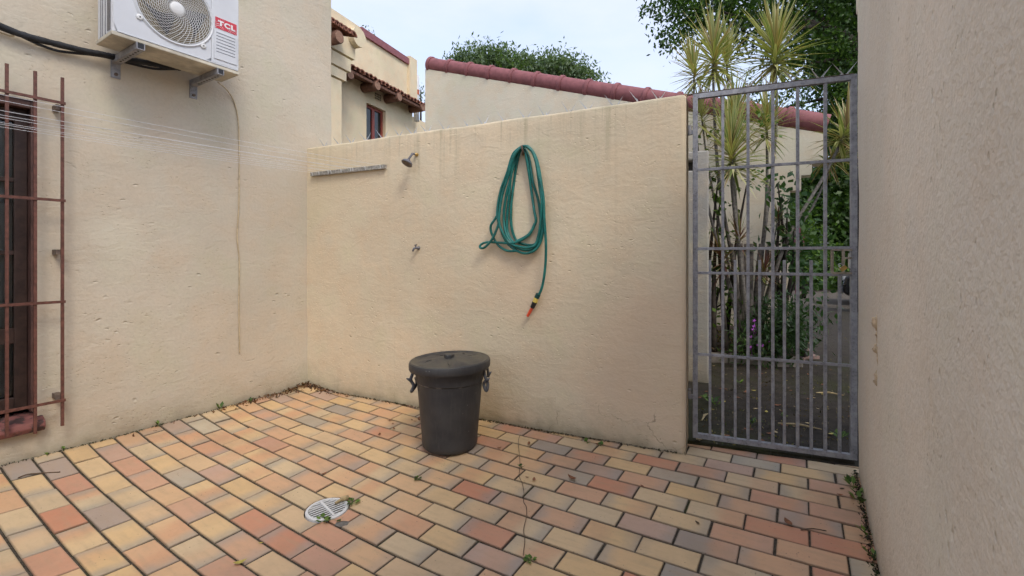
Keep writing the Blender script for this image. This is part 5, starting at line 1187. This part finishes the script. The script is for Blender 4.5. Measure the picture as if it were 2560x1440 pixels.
# ------------------------------------------------------------------ parked car, board
CP = ground_px(2108, 764); car = empty('car', CP + Vector((1.7, -.6, 0)), 'black car parked on the shaded driveway beyond the gate', 'car')
CF = Frame((CP.x, CP.y), (.81, -.585))
def cprof(pts, o0, o1, name, mat, par, bev=.03):
    q = MB(); n = len(pts); vs = [CF.p(k, o0, GZ + z) for k, z in pts] + [CF.p(k, o1, GZ + z) for k, z in pts]
    q.add(vs, [tuple(range(n)), tuple(range(2 * n - 1, n - 1, -1))] + [(i, i + n, (i + 1) % n + n, (i + 1) % n) for i in range(n)]); return q.build(name, mat, par, bevel=bev)
cprof([(.0, .30), (.10, .24), (4.2, .24), (4.25, .62), (4.15, .92), (3.3, .98), (1.25, .98), (.35, .86), (.04, .70), (-.02, .5)], 0, -1.72, 'body', M['car_black'], car, .06)
cab_ = cprof([(1.15, .975), (1.75, 1.42), (3.2, 1.45), (3.95, .975)], -.10, -1.62, 'cabin', M['dark_glass'], car, .05)
cprof([(1.70, 1.40), (1.78, 1.46), (3.2, 1.49), (3.3, 1.43)], -.08, -1.64, 'roof', M['car_black'], car, .02)
Mc = Matrix((CF.d, Vector((0, 0, 1)), CF.n)).transposed()
for k in (.82, 3.4):
    for o_ in (-.12, -1.60):
        q = MB(); q.lathe([(.20, -.10), (.31, -.10), (.325, -.06), (.325, .09), (.30, .115), (.22, .115)], CF.p(k, o_, GZ + .325), 24, Mc); wh = q.build('wheel', M['tyre'], car, smooth=True)
        q = MB(); q.lathe([(.21, .10), (.20, .12), (.05, .10), (.0, .11)], CF.p(k, o_, GZ + .325), 10, Mc); q.build('rim', M['alloy'], wh)
for o_ in (-.22, -1.50): q = MB(); q.box(CF.p(.05, o_, GZ + .66), (.14, .34, .13), CF.M()); q.build('headlight', M['lamp_lens'], car, bevel=.03)
q = MB(); q.box(CF.p(-.02, -.86, GZ + .36), (.10, 1.6, .12), CF.M()); q.build('bumper', M['lead'], car, bevel=.03)
q = MB(); q.box(CF.p(.005, -.86, GZ + .58), (.06, .7, .14), CF.M()); q.build('grille', M['black_pl'], car, bevel=.01)
BP = ground_px(1994, 735); brd = empty('board', BP, 'maroon painted board on a post among the shrubs', 'board')
q = MB(); A = atY(1976, 630, BP.y); B_ = atY(2012, 560, BP.y); q.hexa([(A.x, A.y, A.z), (B_.x, A.y + .02, A.z), (B_.x, A.y + .05, A.z), (A.x, A.y + .03, A.z), (A.x, A.y, B_.z), (B_.x, A.y + .02, B_.z), (B_.x, A.y + .05, B_.z), (A.x, A.y + .03, B_.z)]); q.build('panel', M['maroon'], brd)
q = MB(); q.bar(BP + Vector((0, .05, 0)), Vector((BP.x, BP.y + .05, A.z + .1)), .06); q.build('post', M['maroon'], brd)

# ------------------------------------------------------------------ litter, weeds
def dead_leaf(p, ln, ang, mat, label, group, curl=.3):
    q = MB(); n = 6; vs = []
    d = Vector((math.cos(ang), math.sin(ang), 0)); s_ = Vector((-d.y, d.x, 0))
    for i in range(n + 1):
        f_ = i / n; w_ = ln * .24 * math.sin(math.pi * min(1, .06 + f_ * .92)); z = curl * ln * (f_ - .5) ** 2 + .003
        for e in (-1, 0, 1): vs.append(Vector(p) + d * ln * (f_ - .5) + s_ * w_ * e + Vector((0, 0, z + abs(e) * w_ * .5 * curl)))
    q.add(vs, [(3 * i + j, 3 * i + j + 1, 3 * i + 4 + j, 3 * i + 3 + j) for i in range(n) for j in (0, 1)])
    return tag(q.build('fallen_leaf', mat), label, 'leaf', group)
for (u, v, ln) in ((975, 1053, .05), (982, 1061, .035), (985, 1073, .045), (949, 1087, .05), (1030, 1052, .03), (1038, 1055, .035), (1046, 1047, .05), (1048, 1052, .045), (1335, 1202, .05), (1430, 1200, .075), (1970, 1308, .075), (1322, 1112, .05), (810, 1187, .04), (1494, 1113, .045), (1318, 1196, .03), (2130, 1246, .05), (2100, 1240, .035), (1606, 1218, .035), (795, 1186, .03), (1248, 1122, .04)):
    dead_leaf(floor_px(u, v) + Vector((0, 0, .002)), ln * .8, random.uniform(0, 6.28), M['leaf_dead'], 'small curled brown dead leaf lying on the tile paving', 'brown leaves on the paving', random.uniform(.3, 1.2))
dead_leaf(floor_px(600, 1411) + Vector((0, 0, .002)), .05, .6, M['leaf_yellow'], 'single yellow fallen leaf on the tile paving', 'yellow leaf', .9)
dead_leaf(floor_px(652, 1360) + Vector((0, 0, .002)), .02, .2, M['leaf_yellow'], 'tiny yellowish leaf fragment in a paving joint', 'yellow leaf', .4)
for (u, v) in ((1948, 1211), (2105, 1223), (1743, 1308), (2150, 1270)): dead_leaf(floor_px(u, v) + Vector((0, 0, .0015)), .028, random.uniform(0, 6), M['twig'], 'dark shrivelled petal stuck flat on the tile paving', 'dark petals on the paving', .1)
# litter heap in the corner between the two walls, and crumbs along the wall foot
V = []; F = []; Cc = []
def crumb(p, s_, c):
    b = len(V); d = rand_dirs(1)[0] * s_; e = rand_dirs(1)[0] * s_ * .5; p = np.array(p); V.extend([p - d, p + e, p + d, p - e]); F.append((b, b + 1, b + 2, b + 3)); Cc.extend([(*c, 1)] * 4)
for i in range(420):
    t_ = abs(random.gauss(0, .3)); w_ = abs(random.gauss(0, .035))
    P_ = LW.p(-t_ * 1.3, .012 + w_, 0) if i % 3 else BW.p(t_ * .7, .012 + w_, 0)
    crumb((P_.x, P_.y, fz(P_.x, P_.y) + .006 + max(0, .03 - w_ * .5 - t_ * .05) * random.random()), random.uniform(.006, .02), random.choice(((.20, .085, .04), (.12, .06, .03), (.07, .045, .025), (.26, .15, .07))))
for i in range(1500):
    k = random.random() * BL; w_ = abs(random.gauss(0, .010)); P_ = BW.p(k, .006 + w_ + .02 * max(0, min(1, (k - 2.2) / .9)), 0); crumb((P_.x, P_.y, fz(P_.x, P_.y) + .003 + random.random() * .006), random.uniform(.003, .010), random.choice(((.03, .025, .018), (.05, .035, .02), (.09, .055, .03), (.03, .045, .012))))
for i in range(900):
    k = -random.random() * 2.6; w_ = abs(random.gauss(0, .008)); P_ = LW.p(k, .004 + w_, 0); crumb((P_.x, P_.y, fz(P_.x, P_.y) + .003 + random.random() * .005), random.uniform(.003, .008), random.choice(((.03, .025, .018), (.05, .04, .02), (.035, .055, .012))))
for i in range(900):
    k = -random.random() * 1.5; w_ = abs(random.gauss(0, .012)); P_ = RW.p(k, .004 + w_, 0); crumb((P_.x, P_.y, fz(P_.x, P_.y) + .003 + random.random() * .006), random.uniform(.003, .010), random.choice(((.025, .02, .015), (.05, .035, .02), (.03, .05, .012))))
def crumb_ground(n, u0, u1, v0, v1, cols, s0, s1):
    for i in range(n):
        P_ = ground_px(random.uniform(u0, u1), v0 + (v1 - v0) * random.random() ** .7); crumb((P_.x, P_.y, GZ + .004 + random.random() * .006), random.uniform(s0, s1), random.choice(cols))
crumb_ground(900, 1745, 2135, 780, 1115, ((.16, .12, .06), (.09, .06, .03), (.24, .19, .08), (.06, .08, .02), (.03, .025, .02)), .004, .016)
for i in range(700):
    P_ = kerb_pts[0].lerp(kerb_pts[3], random.random()) + Vector((random.uniform(-.05, .05), .12 + random.random() * .8, 0)); crumb((P_.x, P_.y, GZ + .08 + .14 * (P_.y - 5.1) / .9 + random.random() * .03), random.uniform(.008, .03), random.choice(((.20, .14, .07), (.12, .08, .04), (.28, .21, .10), (.06, .045, .03))))
lit = npmesh('leaf_litter', V, F, M['leaf'], None, (0, 2.5, 0), Cc); tag(lit, 'dry brown leaf crumbs along the wall feet and over the ground past the gate', 'leaf litter', kind='stuff')
def weed(p, h, n, spread, label, mat_pal=GREEN_L, lw=.4, group=None, lie=0.):
    V = []; F = []; Cc = []; p = Vector(p)
    for i in range(n):
        a = random.uniform(0, 6.28); d = Vector((math.cos(a) * spread, math.sin(a) * spread, 1 - lie)).normalized(); ln = h * random.uniform(.6, 1.1); s_ = d.cross(Vector((0, 0, 1)));
        if s_.length < .01: s_ = Vector((1, 0, 0))
        s_.normalize(); c = mat_pal[random.randrange(len(mat_pal))]; b = len(V); st = p + d * ln * .35
        pts = [st, st + d * ln * .3 + s_ * ln * lw * .4, st + d * ln * .65 + Vector((0, 0, -.1 * ln)), st + d * ln * .3 - s_ * ln * lw * .4]
        V += [tuple(q_) for q_ in pts]; F.append((b, b + 1, b + 2, b + 3)); b = len(V); V += [tuple(p), tuple(p + s_ * .0015), tuple(st + s_ * .0012), tuple(st)]; F.append((b, b + 1, b + 2, b + 3)); Cc += [(*c, 1)] * 8
    o = npmesh('weed', V, F, M['leaf'], None, tuple(p), Cc); return tag(o, label, 'weed', group)
L1 = 'small green weed sprouting where the house wall with the window meets the paving'
for u, v, h in ((398, 1068, .06), (552, 1028, .085), (625, 1008, .055), (160, 1128, .04), (118, 1140, .035)): weed(floor_px(u, v), h, 6, .5, L1, group='weeds along the window wall')
L2 = 'green clover weed at the foot of the courtyard wall'
for u, v, h in ((1470, 1108, .045), (1502, 1114, .04)): weed(floor_px(u, v) + BW.n * .01, h, 9, 1.0, L2, lw=.7, group='clover at the courtyard wall')
L3 = 'green weed growing along the foot of the pitted house wall'
for u, v, h in ((2143, 1225, .08), (2158, 1262, .09), (2180, 1345, .07), (2195, 1400, .06), (2152, 1240, .06)): weed(floor_px(u, v) + RW.n * .015, h, 8, .9, L3, group='weeds along the pitted wall')
weed(floor_px(882, 1258), .045, 14, 1.2, 'leafy green weed trailing from the back rim of the floor drain', lw=.55, lie=.5); weed(floor_px(808, 1303), .05, 14, 1.2, 'larger leafy green weed growing over the front of the floor drain', lw=.55, lie=.4)
weed(floor_px(838, 1300), .06, 2, 1.2, 'single broad leaf weed beside the mortar patch', lw=.8, lie=.6)
for u, v in ((1044, 1197), (1325, 1402)): weed(floor_px(u, v), .035, 14, 1.3, 'tiny moss tuft growing in a paving joint', lw=.6, lie=.5, group='moss tufts in paving joints')
weed(floor_px(1304, 1170), .04, 7, 1.0, 'small green sprig on the dry vine lying across the paving', lw=.6)
# dead vine over the tiles, twigs
def strand(pts, r, label, name='dry_vine', mat='twig'):
    q = MB(); q.tube(smooth_path([floor_px(u, v) + Vector((0, 0, .003 + .002 * math.sin(i * 2))) for i, (u, v) in enumerate(pts)], 6), r, 5); return tag(q.build(name, M[mat]), label, 'twig')
strand([(1302, 1088), (1296, 1105), (1300, 1160), (1298, 1190), (1306, 1212), (1310, 1235), (1309, 1255), (1316, 1270), (1316, 1292), (1309, 1325), (1312, 1352), (1308, 1390)], .0016, 'long dead vine stem lying across the tiles below the hose')
strand([(45, 1196), (70, 1188), (110, 1183), (150, 1181)], .003, 'thin dry stalk lying on tiles near the window', 'dry_twig')
strand([(2002, 1327), (2030, 1324), (2066, 1328)], .0022, 'thin dry twig lying on tiles near the gate', 'dry_twig')
q = MB(); q.tube(smooth_path([DRAIN + Vector((.03, .03, .012)), DRAIN + Vector((.055, .055, .02)), DRAIN + Vector((.08, .085, .014))], 5), [.008] * 5 + [.012] * 5 + [.004], 7); tag(q.build('dry_husk', M['straw'], smooth=True), 'pale dry husk lying on the floor drain grate', 'husk')
# fallen leaves on the ground beyond the gate
for i in range(60):
    u, v = random.uniform(1745, 2130), random.uniform(915, 1110); dead_leaf(ground_px(u, v) + Vector((0, 0, .004)), random.uniform(.02, .055), random.uniform(0, 6.28), M['leaf_yellow'] if i % 5 == 0 else M['straw'] if i % 3 == 1 else M['leaf_dead'], 'small fallen leaf on the mossy ground beyond the gate', 'fallen leaves beyond the gate', random.uniform(.1, .8))
for i, (a_, b_) in enumerate((((1945, 1062), (2055, 1078)), ((2040, 985), (2110, 992)), ((1755, 1055), (1770, 1038)), ((1938, 872), (2010, 888)), ((2015, 850), (2030, 870)))):
    q = MB(); A = ground_px(*a_) + Vector((0, 0, .012)); B_ = ground_px(*b_) + Vector((0, 0, .012)); q.tube([A, A.lerp(B_, .5) + Vector((0, .01, .01)), B_], [.004, .009, .003], 6); tag(q.build('dry_frond', M['straw']), 'pale dry strap leaf fallen on the ground beyond the gate', 'leaf', 'dry fronds beyond the gate')
for u, v, h in ((1778, 1010, .10), (1765, 1000, .08), (1790, 1015, .09), (1880, 1060, .06), (2100, 1100, .08), (1850, 960, .06), (1960, 1045, .05), (2125, 985, .05), (1772, 918, .08), (1868, 905, .06)): weed(ground_px(u, v), h, 9, 1.0, 'small green weed on the mossy ground beyond the gate', lw=.5, group='weeds beyond the gate')
